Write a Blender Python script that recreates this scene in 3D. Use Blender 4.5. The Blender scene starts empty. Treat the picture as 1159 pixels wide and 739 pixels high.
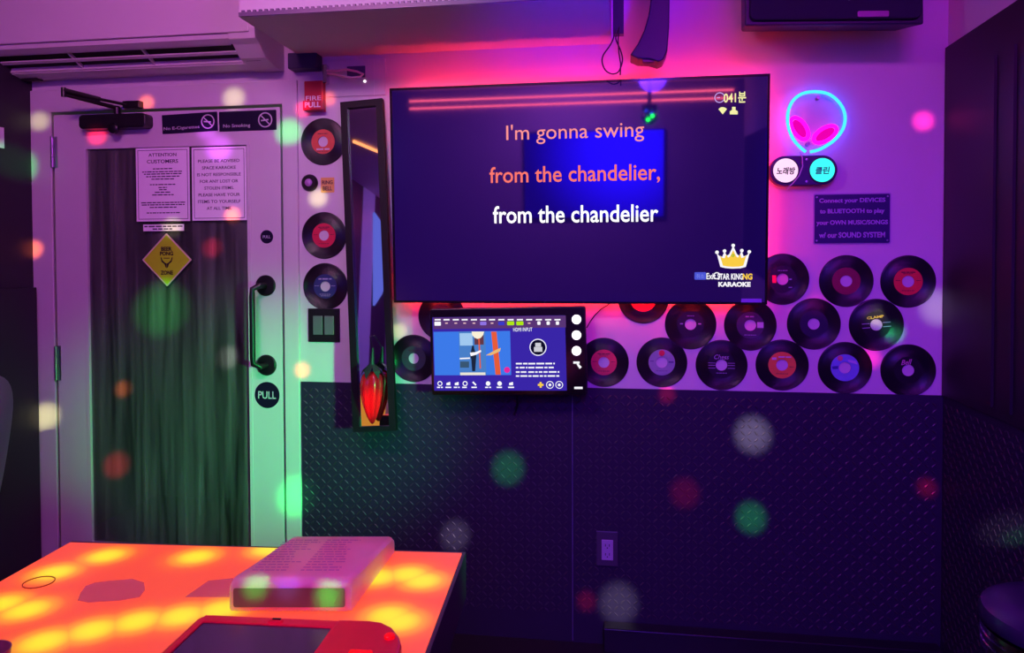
import bpy, bmesh, math, random
from mathutils import Vector as V, Matrix
random.seed(7)
sc = bpy.context.scene
COL = sc.collection
PI = math.pi

# ---------------------------------------------------------------- camera
IW, IH = 1159.0, 739.0
FPX, CX, CY = 850.0, 580.0, 315.7
YAW, PITCH, ROLL = math.radians(8.56), math.radians(1.358), math.radians(-0.189)
CAM = V((0.0, -2.70, 1.38))
fw = V((-math.sin(YAW)*math.cos(PITCH), math.cos(YAW)*math.cos(PITCH), -math.sin(PITCH)))
rt0 = V((math.cos(YAW), math.sin(YAW), 0)); up0 = rt0.cross(fw)
RT = rt0*math.cos(ROLL) + up0*math.sin(ROLL)
UP = -rt0*math.sin(ROLL) + up0*math.cos(ROLL)
cd = bpy.data.cameras.new('camera'); cam = bpy.data.objects.new('camera', cd); COL.objects.link(cam)
cam.matrix_world = Matrix(((RT.x, UP.x, -fw.x, CAM.x), (RT.y, UP.y, -fw.y, CAM.y), (RT.z, UP.z, -fw.z, CAM.z), (0, 0, 0, 1)))
cd.sensor_width = 36.0; cd.lens = FPX/IW*36.0
cd.shift_y = -(IH/2 - CY)/IW; cd.shift_x = (IW/2 - CX)/IW
cd.clip_start = 0.02
sc.camera = cam

def ray(px, py):
    return RT*((px-CX)/FPX) - UP*((py-CY)/FPX) + fw
def hit(px, py, p0, n):
    d = ray(px, py); return CAM + d*((p0-CAM).dot(n)/d.dot(n))
def W(px, py, y=0.0):                       # point of the upright plane at depth y
    return hit(px, py, V((0, y, 0)), V((0, 1, 0)))
def WZ(px, py, z):                          # point of a level plane
    return hit(px, py, V((0, 0, z)), V((0, 0, 1)))
def WX(px, py, x):
    return hit(px, py, V((x, 0, 0)), V((1, 0, 0)))
def at(px, py, dist):
    return CAM + ray(px, py)*dist

# ---------------------------------------------------------------- colours and materials
def lin(c):
    c = c/255.0
    return c/12.92 if c <= 0.04045 else ((c+0.055)/1.055)**2.4
def C(r, g, b):
    return (lin(r), lin(g), lin(b), 1.0)
MATS = {}
def mat(name, col=(200, 200, 200), rough=0.5, metal=0.0, emit=None, es=1.0, noise=0.0, nscale=40.0, bump=0.0, bscale=200.0, spec=0.5, trans=0.0, alpha=1.0, coat=0.0):
    if name in MATS: return MATS[name]
    m = bpy.data.materials.new(name); m.use_nodes = True
    nt = m.node_tree; b = nt.nodes['Principled BSDF']
    c = C(*col)
    b.inputs['Base Color'].default_value = c
    b.inputs['Roughness'].default_value = rough
    b.inputs['Metallic'].default_value = metal
    b.inputs['Specular IOR Level'].default_value = spec
    b.inputs['Transmission Weight'].default_value = trans
    b.inputs['Alpha'].default_value = alpha
    b.inputs['Coat Weight'].default_value = coat
    if emit:
        b.inputs['Emission Color'].default_value = C(*emit); b.inputs['Emission Strength'].default_value = es
    tc = nt.nodes.new('ShaderNodeTexCoord')
    if noise > 0:
        n = nt.nodes.new('ShaderNodeTexNoise'); n.inputs['Scale'].default_value = nscale; n.inputs['Detail'].default_value = 4
        nt.links.new(tc.outputs['Object'], n.inputs['Vector'])
        mx = nt.nodes.new('ShaderNodeMix'); mx.data_type = 'RGBA'
        mx.inputs[6].default_value = tuple(v*(1-noise) for v in c[:3])+(1,)
        mx.inputs[7].default_value = tuple(min(1, v*(1+noise)) for v in c[:3])+(1,)
        nt.links.new(n.outputs['Fac'], mx.inputs[0]); nt.links.new(mx.outputs[2], b.inputs['Base Color'])
    if bump > 0:
        n2 = nt.nodes.new('ShaderNodeTexNoise'); n2.inputs['Scale'].default_value = bscale; n2.inputs['Detail'].default_value = 3
        nt.links.new(tc.outputs['Object'], n2.inputs['Vector'])
        bp = nt.nodes.new('ShaderNodeBump'); bp.inputs['Strength'].default_value = bump; bp.inputs['Distance'].default_value = 0.002
        nt.links.new(n2.outputs['Fac'], bp.inputs['Height']); nt.links.new(bp.outputs['Normal'], b.inputs['Normal'])
    MATS[name] = m
    return m
def glow(name, col, s):                     # things that give off light
    if name in MATS: return MATS[name]
    m = bpy.data.materials.new(name); m.use_nodes = True
    nt = m.node_tree; nt.nodes.clear()
    e = nt.nodes.new('ShaderNodeEmission'); o = nt.nodes.new('ShaderNodeOutputMaterial')
    e.inputs['Color'].default_value = C(*col); e.inputs['Strength'].default_value = s
    nt.links.new(e.outputs[0], o.inputs[0]); MATS[name] = m
    return m

M_wall = mat('white_plaster', (205, 200, 205), 0.62, noise=0.04, nscale=6, bump=0.12, bscale=120)
M_ceil = mat('ceiling_paint', (200, 195, 200), 0.7, noise=0.04, nscale=5)
M_door = mat('white_door_paint', (205, 203, 205), 0.42, noise=0.03, nscale=10)
M_dark = mat('dark_wall_paint', (34, 28, 42), 0.55, noise=0.1, nscale=4)
M_floor = mat('dark_floor_vinyl', (30, 26, 30), 0.4, noise=0.2, nscale=8)
M_black = mat('black_plastic', (16, 15, 20), 0.38, noise=0.08, nscale=60)
M_gloss = mat('glossy_black_plastic', (10, 10, 14), 0.12)
M_blackmetal = mat('black_painted_metal', (20, 19, 24), 0.35, metal=0.2, noise=0.1, nscale=50)
M_chrome = mat('chrome', (210, 210, 215), 0.12, metal=1.0)
M_steel = mat('steel', (170, 170, 176), 0.3, metal=1.0)
M_white = mat('white_plastic', (215, 213, 215), 0.4, noise=0.02, nscale=20)
M_paper = mat('paper', (240, 240, 245), 0.75, noise=0.03, nscale=80)
M_ink = mat('dark_ink', (50, 45, 70), 0.7)
M_blackink = mat('black_ink', (14, 13, 14), 0.6)
M_silverink = mat('pale_print', (200, 198, 205), 0.55)

# ---------------------------------------------------------------- mesh helpers
class Fr:                                    # a frame on a surface: u to the right, v up, w out of the surface
    def __init__(s, o, r=(1, 0, 0), u=(0, 0, 1)):
        s.o = V(o); s.r = V(r).normalized(); u = V(u); s.u = (u - s.r*u.dot(s.r)).normalized(); s.n = s.r.cross(s.u)
    def p(s, a, b, w=0.0): return s.o + s.r*a + s.u*b + s.n*w
    def uv(s, q): d = V(q)-s.o; return d.dot(s.r), d.dot(s.u)
    def px(s, x, y, w=0.0):                  # (u,v) where a pixel of the photo meets this surface
        return s.uv(hit(x, y, s.o + s.n*w, s.n))
    def shifted(s, a, b, w=0.0): return Fr(s.p(a, b, w), s.r, s.u)
    def turned(s, ang):
        c, k = math.cos(ang), math.sin(ang); return Fr(s.o, s.r*c + s.u*k, -s.r*k + s.u*c)
F0 = Fr((0, 0, 0))

class MB:
    def __init__(s): s.v = []; s.f = []
    def add(s, vs, fs):
        k = len(s.v); s.v += [V(x) for x in vs]; s.f += [[i+k for i in f] for f in fs]; return s
    def hexa(s, b, t):                       # 4 bottom corners, 4 top corners
        return s.add(list(b)+list(t), [(3, 2, 1, 0), (4, 5, 6, 7), (0, 1, 5, 4), (1, 2, 6, 5), (2, 3, 7, 6), (3, 0, 4, 7)])
    def box(s, F, u0, u1, v0, v1, w0, w1):
        return s.hexa([F.p(u0, v0, w0), F.p(u1, v0, w0), F.p(u1, v1, w0), F.p(u0, v1, w0)], [F.p(u0, v0, w1), F.p(u1, v0, w1), F.p(u1, v1, w1), F.p(u0, v1, w1)])
    def wbox(s, x0, x1, y0, y1, z0, z1):
        return s.box(F0, x0, x1, z0, z1, -y1, -y0)
    def prism(s, F, poly, w0, w1):
        n = len(poly)
        vs = [F.p(a, b, w0) for a, b in poly] + [F.p(a, b, w1) for a, b in poly]
        fs = [list(range(n))[::-1], [n+i for i in range(n)]] + [(i, (i+1) % n, n+(i+1) % n, n+i) for i in range(n)]
        return s.add(vs, fs)
    def lathe_prof(s, F, cu, cv, prof, seg=48, closed=False):   # profile of (radius, w) turned round the surface normal
        n = len(prof); vs = []
        for i in range(seg):
            a = 2*PI*i/seg
            for r, w in prof: vs.append(F.p(cu+r*math.cos(a), cv+r*math.sin(a), w))
        fs = []
        for i in range(seg):
            j = (i+1) % seg
            for k in range(n if closed else n-1):
                l = (k+1) % n
                fs.append((i*n+k, j*n+k, j*n+l, i*n+l))
        if not closed:
            if prof[0][0] > 1e-6: fs.append([i*n for i in range(seg)][::-1])
            if prof[-1][0] > 1e-6: fs.append([i*n+n-1 for i in range(seg)])
        return s.add(vs, fs)
    def ring(s, F, cu, cv, r0, r1, w0, w1, seg=48):
        return s.lathe_prof(F, cu, cv, [(r0, w0), (r1, w0), (r1, w1), (r0, w1)], seg, True)
    def tube(s, pts, r, closed=False, seg=8):
        pts = [V(p) for p in pts]; n = len(pts); vs = []; prev = None
        for i, p in enumerate(pts):
            a = pts[i-1] if (i > 0 or closed) else p
            b = pts[(i+1) % n] if (i < n-1 or closed) else p
            t = (b-a).normalized()
            if prev is None:
                ref = V((0, 1, 0)) if abs(t.y) < 0.9 else V((1, 0, 0))
                nr = t.cross(ref).normalized()
            else:
                nr = (prev - t*prev.dot(t)).normalized()
            prev = nr; bn = t.cross(nr)
            rr = r[i] if isinstance(r, (list, tuple)) else r
            for k in range(seg):
                an = 2*PI*k/seg; vs.append(p + nr*(rr*math.cos(an)) + bn*(rr*math.sin(an)))
        fs = []
        for i in range(n if closed else n-1):
            j = (i+1) % n
            for k in range(seg):
                l = (k+1) % seg; fs.append((i*seg+k, i*seg+l, j*seg+l, j*seg+k))
        if not closed:
            fs.append(list(range(seg))[::-1]); fs.append([(n-1)*seg+k for k in range(seg)])
        return s.add(vs, fs)
    def build(s, name, m, parent=None, bevel=0.0, smooth=False, loc=None, seg=2):
        o0 = V((0, 0, 0))
        if parent is not None: o0 = world_loc(parent)
        elif loc is not None: o0 = V(loc)
        me = bpy.data.meshes.new(name)
        me.from_pydata([tuple(x-o0) for x in s.v], [], s.f); me.validate()
        bm = bmesh.new(); bm.from_mesh(me); bmesh.ops.recalc_face_normals(bm, faces=bm.faces)
        bm.to_mesh(me); bm.free()
        if smooth:
            for p in me.polygons: p.use_smooth = True
        me.materials.append(m)
        o = bpy.data.objects.new(name, me); COL.objects.link(o)
        if parent is not None: o.parent = parent
        else: o.location = o0
        if bevel > 0:
            md = o.modifiers.new('edge_round', 'BEVEL'); md.width = bevel; md.segments = seg; md.limit_method = 'ANGLE'; md.angle_limit = math.radians(40)
        if smooth:
            md = o.modifiers.new('smooth_angle', 'EDGE_SPLIT'); md.split_angle = math.radians(38)
        return o
def world_loc(o):
    l = V(o.location)
    while o.parent is not None: o = o.parent; l = l + V(o.location)
    return l
def tag(o, label, cat, group=None, kind=None):
    o['label'] = label; o['category'] = cat
    if group: o['group'] = group
    if kind: o['kind'] = kind
    return o
def thing(name, label, cat, loc, group=None):
    o = bpy.data.objects.new(name, None); COL.objects.link(o); o.location = loc; o.empty_display_size = 0.05
    return tag(o, label, cat, group)
def struct(o): o['kind'] = 'structure'; return o
def rrect(u0, u1, v0, v1, r, n=6):
    pts = []
    for cx, cy, a0 in ((u1-r, v0+r, -PI/2), (u1-r, v1-r, 0), (u0+r, v1-r, PI/2), (u0+r, v0+r, PI)):
        for i in range(n+1):
            a = a0 + PI/2*i/n; pts.append((cx+r*math.cos(a), cy+r*math.sin(a)))
    return pts
def circ(cu, cv, r, n=32, sx=1.0): return [(cu+r*sx*math.cos(2*PI*i/n), cv+r*math.sin(2*PI*i/n)) for i in range(n)]

def text(name, body, m, F, cu, cv, width, height, parent, bold=0.0, w=0.0006, depth=0.0003, align='CENTER', shear=0.0):
    cu_ = bpy.data.curves.new('t', 'FONT'); cu_.body = body; cu_.align_x = align; cu_.offset = bold; cu_.extrude = 0.02; cu_.resolution_u = 3
    cu_.shear = shear
    cu_.space_line = 1.0
    to = bpy.data.objects.new('t', cu_); COL.objects.link(to)
    dg = bpy.context.evaluated_depsgraph_get(); dg.update()
    me = bpy.data.meshes.new_from_object(to.evaluated_get(dg))
    bpy.data.objects.remove(to)
    xs = [v.co.x for v in me.vertices]; ys = [v.co.y for v in me.vertices]
    if not xs: return None
    x0, x1, y0, y1 = min(xs), max(xs), min(ys), max(ys)
    sx = width/(x1-x0) if width else height/(y1-y0); sy = height/(y1-y0) if height else sx
    o0 = world_loc(parent)
    for v in me.vertices:
        a = (v.co.x-(x0+x1)/2)*sx + cu; b = (v.co.y-(y0+y1)/2)*sy + cv
        v.co = F.p(a, b, w + depth*(v.co.z/0.02)) - o0
    me.materials.clear(); me.materials.append(m); me.name = name
    o = bpy.data.objects.new(name, me); COL.objects.link(o); o.parent = parent
    return o
def dashes(mb, F, u0, u1, v, h, w, rnd, d=0.0004, fill=0.8):   # a line of print too small to read
    x = u0
    while x < u1-h*0.5:
        l = rnd.uniform(1.6, 5.5)*h
        mb.box(F, x, min(x+l, u1), v-h/2, v+h/2, w, w+d); x += l + h*0.8

# ---------------------------------------------------------------- main measures
XL = W(40, 300).x
XR = W(1071, 250).x
ZW = (W(343, 432).z + W(1069, 447).z)/2            # top of the tread-plate dado
YB = -4.6
ZC = 2.60
dl, dr = W(66, 370).x, W(320, 370).x                # door leaf
dtop = W(190, 126).z
fl_, fr_ = W(38, 300).x, W(340, 370).x              # casing
ftop = W(190, 97).z
print('XL', XL, 'XR', XR, 'ZW', ZW, 'door', dl, dr, dtop, 'casing', fl_, fr_, ftop)

# ---------------------------------------------------------------- room shell
struct(MB().wbox(XL-1.2, XR+0.3, YB-0.2, 1.6, -0.1, 0).build('floor', M_floor))
struct(MB().wbox(XL-0.15, XR+0.15, YB-0.2, 0.15, ZC, ZC+0.1).build('ceiling', M_ceil))
wb = MB()
WT = 0.14
op_l, op_r, op_t = dl-0.018, dr+0.018, dtop+0.018
wb.add([(XL-0.15, 0, 0), (op_l, 0, 0), (op_l, 0, op_t), (op_r, 0, op_t), (op_r, 0, 0), (XR+0.15, 0, 0), (XR+0.15, 0, ZC+0.1), (XL-0.15, 0, ZC+0.1),
        (XL-0.15, WT, 0), (op_l, WT, 0), (op_l, WT, op_t), (op_r, WT, op_t), (op_r, WT, 0), (XR+0.15, WT, 0), (XR+0.15, WT, ZC+0.1), (XL-0.15, WT, ZC+0.1)],
       [(0, 1, 2, 7), (2, 3, 6, 7), (3, 4, 5, 6), (8, 15, 10, 9), (10, 15, 14, 11), (11, 14, 13, 12)] + [(i, (i+1) % 8, 8+(i+1) % 8, 8+i) for i in range(8)])
struct(wb.build('wall_back', M_wall))
struct(MB().wbox(XL-0.15, XL, YB-0.15, 0, 0, ZC).build('wall_left', M_dark))
struct(MB().wbox(XR, XR+0.15, YB-0.15, 0, 0, ZC).build('wall_right', M_wall))
M_rear = mat('rear_wall_paint', (150, 130, 165), 0.6, noise=0.05, nscale=4)
struct(MB().wbox(XL-0.15, XR+0.15, YB-0.15, YB, 0, ZC).build('wall_rear', M_rear))
# hallway seen through the door glass
M_hall = mat('hallway_paint', (92, 92, 88), 0.7, noise=0.15, nscale=3)
hb = MB()
hb.wbox(dl-0.5, dr+0.6, 1.35, 1.45, 0, 2.5)
struct(hb.build('wall_hallway', M_hall))
struct(MB().wbox(dl-0.6, dr+0.7, WT, 1.45, 2.5, 2.56).build('ceiling_hallway', M_hall))
struct(MB().wbox(dl-0.6, dl-0.5, WT, 1.45, 0, 2.5).build('wall_hallway_left', M_hall))
struct(MB().wbox(dr+0.6, dr+0.7, WT, 1.45, 0, 2.5).build('wall_hallway_right', M_hall))

# ---- tread plate dado: raised lozenges on thin sheets
M_plate = mat('black_tread_plate', (42, 34, 62), 0.5, metal=0.1, noise=0.1, nscale=20, spec=.3)
M_bright = mat('bright_tread_metal', (66, 58, 74), 0.5, metal=0.5, noise=0.25, nscale=30, spec=.35)  # lozenge glints put into a paler, more metallic colour
def plate_build(mb, nbase):
    o = mb.build('trim_1', M_plate); o.data.materials.append(M_bright)
    for i, p in enumerate(o.data.polygons):
        if i >= nbase: p.material_index = 1
    return struct(o)
def tread(mb, F, u0, u1, v0, v1, pitch=0.023):
    nu, nv = int((u1-u0)/pitch), int((v1-v0)/pitch)
    L, B, H = pitch*0.52, pitch*0.14, 0.0020
    for i in range(nu):
        for j in range(nv):
            cu, cv = u0+(i+0.5)*pitch, v0+(j+0.5)*pitch
            a = PI/4 if (i+j) % 2 else -PI/4
            c, s = math.cos(a), math.sin(a)
            def q(x, y, w): return F.p(cu+x*c-y*s, cv+x*s+y*c, w)
            mb.add([q(-L, 0, 0), q(-L*.3, -B, 0), q(L*.3, -B, 0), q(L, 0, 0), q(L*.3, B, 0), q(-L*.3, B, 0), q(-L*.5, 0, H), q(L*.5, 0, H)],
                   [(0, 1, 6), (1, 2, 7, 6), (2, 3, 7), (3, 4, 7), (4, 5, 6, 7), (5, 0, 6)])
WX0 = fr_ + 0.004
xs = W(648, 500).x
for k, (a, b) in enumerate(((WX0, xs-0.0012), (xs+0.0012, XR))):
    mb = MB().wbox(a, b, -0.008, 0, 0.0, ZW); tread(mb, Fr((0, -0.008, 0)), a+.005, b-.005, 0.10, ZW-0.004)
    plate_build(mb, 6)
FRW = Fr((XR, 0, 0), (0, -1, 0), (0, 0, 1))         # right wall: u runs towards the camera
ZP = W(1072.6, 55).z
M_panel = mat('black_wall_panel', (26, 22, 34), 0.5, noise=0.1, nscale=5)
o = MB().box(FRW, 0.009, 4.5, ZW+0.002, ZP, 0, 0.012).build('trim_2', M_panel); struct(o)
mb = MB().box(FRW, 0.009, 3.2, 0, ZW, 0, 0.008); tread(mb, FRW.shifted(0, 0, 0.008), 0.02, 2.4, 0.10, ZW-0.004)
plate_build(mb, 6).name = 'trim_3'
mb = MB().box(FRW, 0.35, 0.365, ZW+0.03, ZP-0.12, 0.012, 0.02)
struct(mb.build('trim_4', M_panel))
mb = MB().box(FRW, 0.46, 0.475, ZW+0.03, ZP-0.12, 0.012, 0.02)
struct(mb.build('trim_5', M_panel))
# left wall dado
FLW = Fr((XL, 0, 0), (0, 1, 0), (0, 0, 1))
zl = WX(20, 326, XL).z
struct(MB().box(FLW, -3.6, -0.02, 0, zl, 0, 0.02).build('trim_6', M_dark))
# dark ledge along the foot of the wall
bz = W(760, 715, -0.06).z; bx = W(683, 712, -0.06).x
struct(MB().wbox(bx, XR-0.02, -0.07, -0.011, 0.0, bz).build('baseboard_back', mat('black_gloss_skirting', (26, 22, 32), 0.3), bevel=0.004))

# ---- soffit
sz = W(420, 62).z; sl, sr = WZ(265, 16, sz).x, W(692, 48).x
sy = WZ(430, 11, sz).y
print('soffit', sl, sr, sz, sy)
struct(MB().wbox(sl, sr, sy, 0, sz, ZC).build('trim_7', M_ceil))
mb = MB(); n = 60; poly = []
for i in range(n):
    a = sl + (sr-sl)*i/n; d = (sr-sl)/n
    poly += [(a, sz+0.014), (a+d*.5, sz+0.014), (a+d*.5, sz+0.02), (a+d, sz+0.02)]
poly = [(sl, sz+0.001)] + poly + [(sr, sz+0.02), (sr, sz+0.001)]
o = mb.prism(Fr((0, sy, 0)), poly, 0, 0.006).build('light_strip', mat('unlit_strip_plastic', (96, 80, 110), 0.4))
tag(o, 'unlit beaded light strip along the bottom edge of the ceiling soffit', 'light strip')

# ---------------------------------------------------------------- door
door = bpy.data.objects.new('door_1', None); COL.objects.link(door); door.location = ((dl+dr)/2, 0, 0); door['kind'] = 'structure'
mb = MB()
cw = 0.011
cas = [(fl_, 0), (fl_, ftop), (fr_, ftop), (fr_, 0), (dr+0.011, 0), (dr+0.011, dtop+0.010), (dl-0.009, dtop+0.010), (dl-0.009, 0)]
mb.prism(F0, cas, 0.0, cw)
mb.build('frame', M_door, door, bevel=0.003)
gl, gr, gt = W(98.5, 370).x, W(285.5, 370).x, W(190, 163).z
gb = 0.25
leaf = MB()
lw0, lw1 = -0.032, 0.004
for a, b, c, d in ((dl, gl, 0.01, dtop), (gr, dr, 0.01, dtop), (gl, gr, gt, dtop), (gl, gr, 0.01, gb)):
    leaf.box(F0, a, b, c, d, lw0, lw1)
leaf.build('leaf', M_door, door)
bead = MB()
bw = 0.012
bead.prism(F0, [(gl, gb), (gr, gb), (gr, gt), (gl, gt), (gl, gb+bw), (gl+bw, gb+bw), (gl+bw, gt-bw), (gr-bw, gt-bw), (gr-bw, gb+bw), (gl, gb+bw)], -0.02, 0.0065)
bead.build('glazing_bead', M_door, door)
# glass with wiped streaks
mg = bpy.data.materials.new('streaked_glass'); mg.use_nodes = True; nt = mg.node_tree; nt.nodes.clear()
out = nt.nodes.new('ShaderNodeOutputMaterial')
tr = nt.nodes.new('ShaderNodeBsdfTransparent'); tr.inputs[0].default_value = (0.42, 0.42, 0.46, 1)
gs = nt.nodes.new('ShaderNodeBsdfGlossy'); gs.inputs['Roughness'].default_value = 0.12
df = nt.nodes.new('ShaderNodeBsdfDiffuse'); df.inputs[0].default_value = C(150, 154, 150)
tc = nt.nodes.new('ShaderNodeTexCoord'); mp = nt.nodes.new('ShaderNodeMapping'); mp.inputs['Scale'].default_value = (26, 1, 1.1)
ns = nt.nodes.new('ShaderNodeTexNoise'); ns.inputs['Scale'].default_value = 1.0; ns.inputs['Detail'].default_value = 7; ns.inputs['Roughness'].default_value = .62; ns.inputs['Distortion'].default_value = 0.4
nt.links.new(tc.outputs['Object'], mp.inputs[0]); nt.links.new(mp.outputs[0], ns.inputs['Vector'])
mr = nt.nodes.new('ShaderNodeMapRange'); mr.inputs['From Min'].default_value = 0.32; mr.inputs['From Max'].default_value = 0.78; mr.inputs['To Min'].default_value = 0.03; mr.inputs['To Max'].default_value = 0.45
nt.links.new(ns.outputs['Fac'], mr.inputs['Value'])
m1 = nt.nodes.new('ShaderNodeMixShader'); nt.links.new(mr.outputs[0], m1.inputs[0]); nt.links.new(tr.outputs[0], m1.inputs[1]); nt.links.new(df.outputs[0], m1.inputs[2])
fz = nt.nodes.new('ShaderNodeFresnel'); fz.inputs['IOR'].default_value = 1.45
m2 = nt.nodes.new('ShaderNodeMixShader'); nt.links.new(fz.outputs[0], m2.inputs[0]); nt.links.new(m1.outputs[0], m2.inputs[1]); nt.links.new(gs.outputs[0], m2.inputs[2])
nt.links.new(m2.outputs[0], out.inputs[0])
MB().box(F0, gl+.002, gr-.002, gb, gt-.002, -0.014, -0.006).build('glass_pane', mg, door)
GW = -0.006                                          # outer face of the glass
# hinges
for (a, b) in ((155, 190), (391, 430)):
    z1, z0 = W(62, a).z, W(64, b).z; x = dl-0.004
    mb = MB()
    Fz = Fr((x, -0.012, z0), (1, 0, 0), (0, -1, 0))
    for k in range(3):
        h = (z1-z0)/3
        mb.lathe_prof(Fr((x, -0.012, z0+k*h), (1, 0, 0), (0, 1, 0)), 0, 0, [(0.006, 0.0008), (0.006, h-0.0008)], 12)
    mb.box(F0, x-0.002, x+0.018, z0, z1, 0.002, 0.0065)
    mb.build('hinge', M_steel, door, smooth=False)
# pull handle: two round roses and an offset bar
hx, hz1, hz0 = W(301.5, 323).x, W(301.5, 323).z, W(302, 413).z
hd = thing('pull_handle', 'black offset pull handle with two round plates on the white door stile', 'door handle', (hx, -0.004, hz0))
hd.parent = door; hd.location = V((hx, -0.004, hz0)) - world_loc(door)
del hd['category']
for z in (hz1, hz0):
    MB().lathe_prof(Fr((hx, -0.004, z)), 0, 0, [(0.040, 0), (0.040, 0.004), (0.036, 0.008), (0.0, 0.009)], 40).build('rose', M_black, hd, smooth=True)
bx0 = W(295, 370).x
MB().tube([V((hx, -0.010, hz1)), V((hx-.004, -0.05, hz1)), V((bx0, -0.062, hz1-0.012)), V((bx0, -0.064, hz1-0.04)), V((bx0, -0.064, hz0+0.04)), V((bx0, -0.062, hz0+0.012)), V((hx-.004, -0.05, hz0)), V((hx, -0.010, hz0))], 0.011, seg=12).build('grip_bar', M_black, hd, smooth=True)

def sign_plate(name, label, cat, u0, u1, v0, v1, w0, th, m, r=0.003, group=None, F=F0):
    t = thing(name, label, cat, F.p((u0+u1)/2, v0, w0), group)
    MB().prism(F, rrect(u0, u1, v0, v1, r), w0, w0+th).build('plate', m, t)
    return t

def pxbox(F, x0, y0, x1, y1, w=0.0):        # pixel box -> (u0,u1,v0,v1) on the surface
    ym, xm = (y0+y1)/2, (x0+x1)/2
    return F.px(x0, ym, w)[0], F.px(x1, ym, w)[0], F.px(xm, y1, w)[1], F.px(xm, y0, w)[1]

# door closer
x0, x1, z0, z1 = pxbox(F0, 94, 130, 169, 146, 0.03)
cl = thing('door_closer', 'black hydraulic door closer with folded arm across the top of the door', 'door closer', ((x0+x1)/2, -0.004, z0))
MB().prism(F0, rrect(x0, x1, z0, z1, 0.016), 0.004, 0.055).build('body', M_black, cl, bevel=0.004)
pv = W(129, 140, -0.055)
MB().lathe_prof(Fr((pv.x, -0.052, pv.z-0.018)), 0, 0, [(0.020, 0), (0.020, 0.012), (0.014, 0.016), (0, 0.016)], 24).build('valve_cap', M_blackmetal, cl, smooth=True)
MB().lathe_prof(Fr((pv.x, -0.035, z1-0.004), (1, 0, 0), (0, 1, 0)), 0, 0, [(0.013, 0), (0.013, 0.03), (0.009, 0.036)], 20).build('spindle', M_blackmetal, cl)
tip = W(72, 104, -0.16); sp = W(128, 127, -0.04); br = W(146, 119, -0.03)
MB().tube([V((pv.x, -0.036, z1+0.026)), tip+V((0, 0, -0.010))], [0.0085, 0.006]).build('arm', M_blackmetal, cl)
MB().tube([tip+V((0, 0, 0.006)), tip.lerp(br, 0.55), tip.lerp(br, 0.56), br], [0.010, 0.009, 0.006, 0.006]).build('arm', M_blackmetal, cl)
MB().lathe_prof(Fr(tip+V((0, 0, -0.018)), (1, 0, 0), (0, 1, 0)), 0, 0, [(0.009, 0), (0.009, 0.034)], 16).build('elbow_pin', M_blackmetal, cl)
bb = pxbox(F0, 142, 115, 161, 123, 0.02)
MB().box(F0, bb[0], bb[1], bb[2], bb[3], 0.011, 0.04).build('bracket', M_blackmetal, cl, bevel=0.003)

# no smoking signs
M_navy = mat('black_sign_plastic', (22, 18, 46), 0.3)
def nosmoke(t, F, cu, cv, r, w, e):
    MB().ring(F, cu, cv, r*.84, r, w, w+.0005, 40).build('symbol_ring', M_silverink, t)
    mb = MB(); G = F.shifted(cu, cv).turned(-PI/4)
    mb.box(G, -r*.85, r*.85, -r*.07, r*.07, w+.0006, w+.001); mb.build('symbol_bar', M_silverink, t)
    mb = MB(); G = F.shifted(cu, cv).turned(-0.12 if e else 0.1)
    mb.box(G, -r*.6, r*.45, -r*.12, r*.06, w, w+.0005)
    mb.build('cigarette_print', M_silverink, t)
ew = 0.004
u0, u1, v0, v1 = pxbox(F0, 184, 129, 247, 150, ew); tilt = 0.018
for (a, b, nm, tx, e, lab) in (((184, 128.5, 246.5, 150), None, 'no_vaping_sign', 'No E-Cigarettes', True, 'dark No E-Cigarettes sign on the door head, nearer the closer'),
                          ((248.5, 125.5, 313, 148), None, 'no_smoking_sign', 'No Smoking', False, 'dark No Smoking sign in the upper corner of the door')):
    u0, u1, v0, v1 = pxbox(F0, *a, ew)
    G = F0.shifted((u0+u1)/2, (v0+v1)/2).turned(0.03 if e else 0.004)
    hw, hh = (u1-u0)/2, (v1-v0)/2
    t = sign_plate(nm, lab, 'sign', -hw, hw, -hh, hh, ew, 0.003, M_navy, 0.002, F=G)
    text('lettering', tx, M_silverink, G, -hw*.30 if e else -hw*.38, -hh*.5, hw*1.3 if e else hw*.95, hh*.42, t, bold=.006, w=ew+.0034)
    nosmoke(t, G, hw*.66 if e else hw*.62, hh*.02, hh*.76, ew+.0031, e)

# notices taped on the glass
rn = random.Random(3)
gw = -GW
def notice(x0, y0, x1, y1, name, label, cat='notice'):
    u0, u1, v0, v1 = pxbox(F0, x0, y0, x1, y1)
    t = thing(name, label, cat, ((u0+u1)/2, -0.0066, v0))
    MB().box(F0, u0, u1, v0, v1, 0.0068, 0.0074).build('sheet', M_paper, t)
    b = 0.008
    MB().prism(F0, [(u0+b, v0+b), (u1-b, v0+b), (u1-b, v1-b), (u0+b, v1-b), (u0+b, v0+b+.003), (u0+b+.002, v0+b+.003), (u0+b+.002, v1-b-.002), (u1-b-.002, v1-b-.002), (u1-b-.002, v0+b+.002), (u0+b, v0+b+.002)], 0.0075, 0.0078).build('printed_border', M_ink, t)
    return t, u0, u1, v0, v1
t, u0, u1, v0, v1 = notice(155.5, 167.5, 216, 250.5, 'notice', 'white notice headed ATTENTION CUSTOMERS taped to the door glass')
cu = (u0+u1)/2; h = v1-v0; w_ = u1-u0
text('lettering', 'ATTENTION', M_ink, F0, cu, v1-h*.095, w_*.52, h*.045, t, bold=.012, w=.0077)
text('lettering', 'CUSTOMERS', M_ink, F0, cu, v1-h*.185, w_*.58, h*.05, t, bold=.012, w=.0077)
mb = MB()
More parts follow.
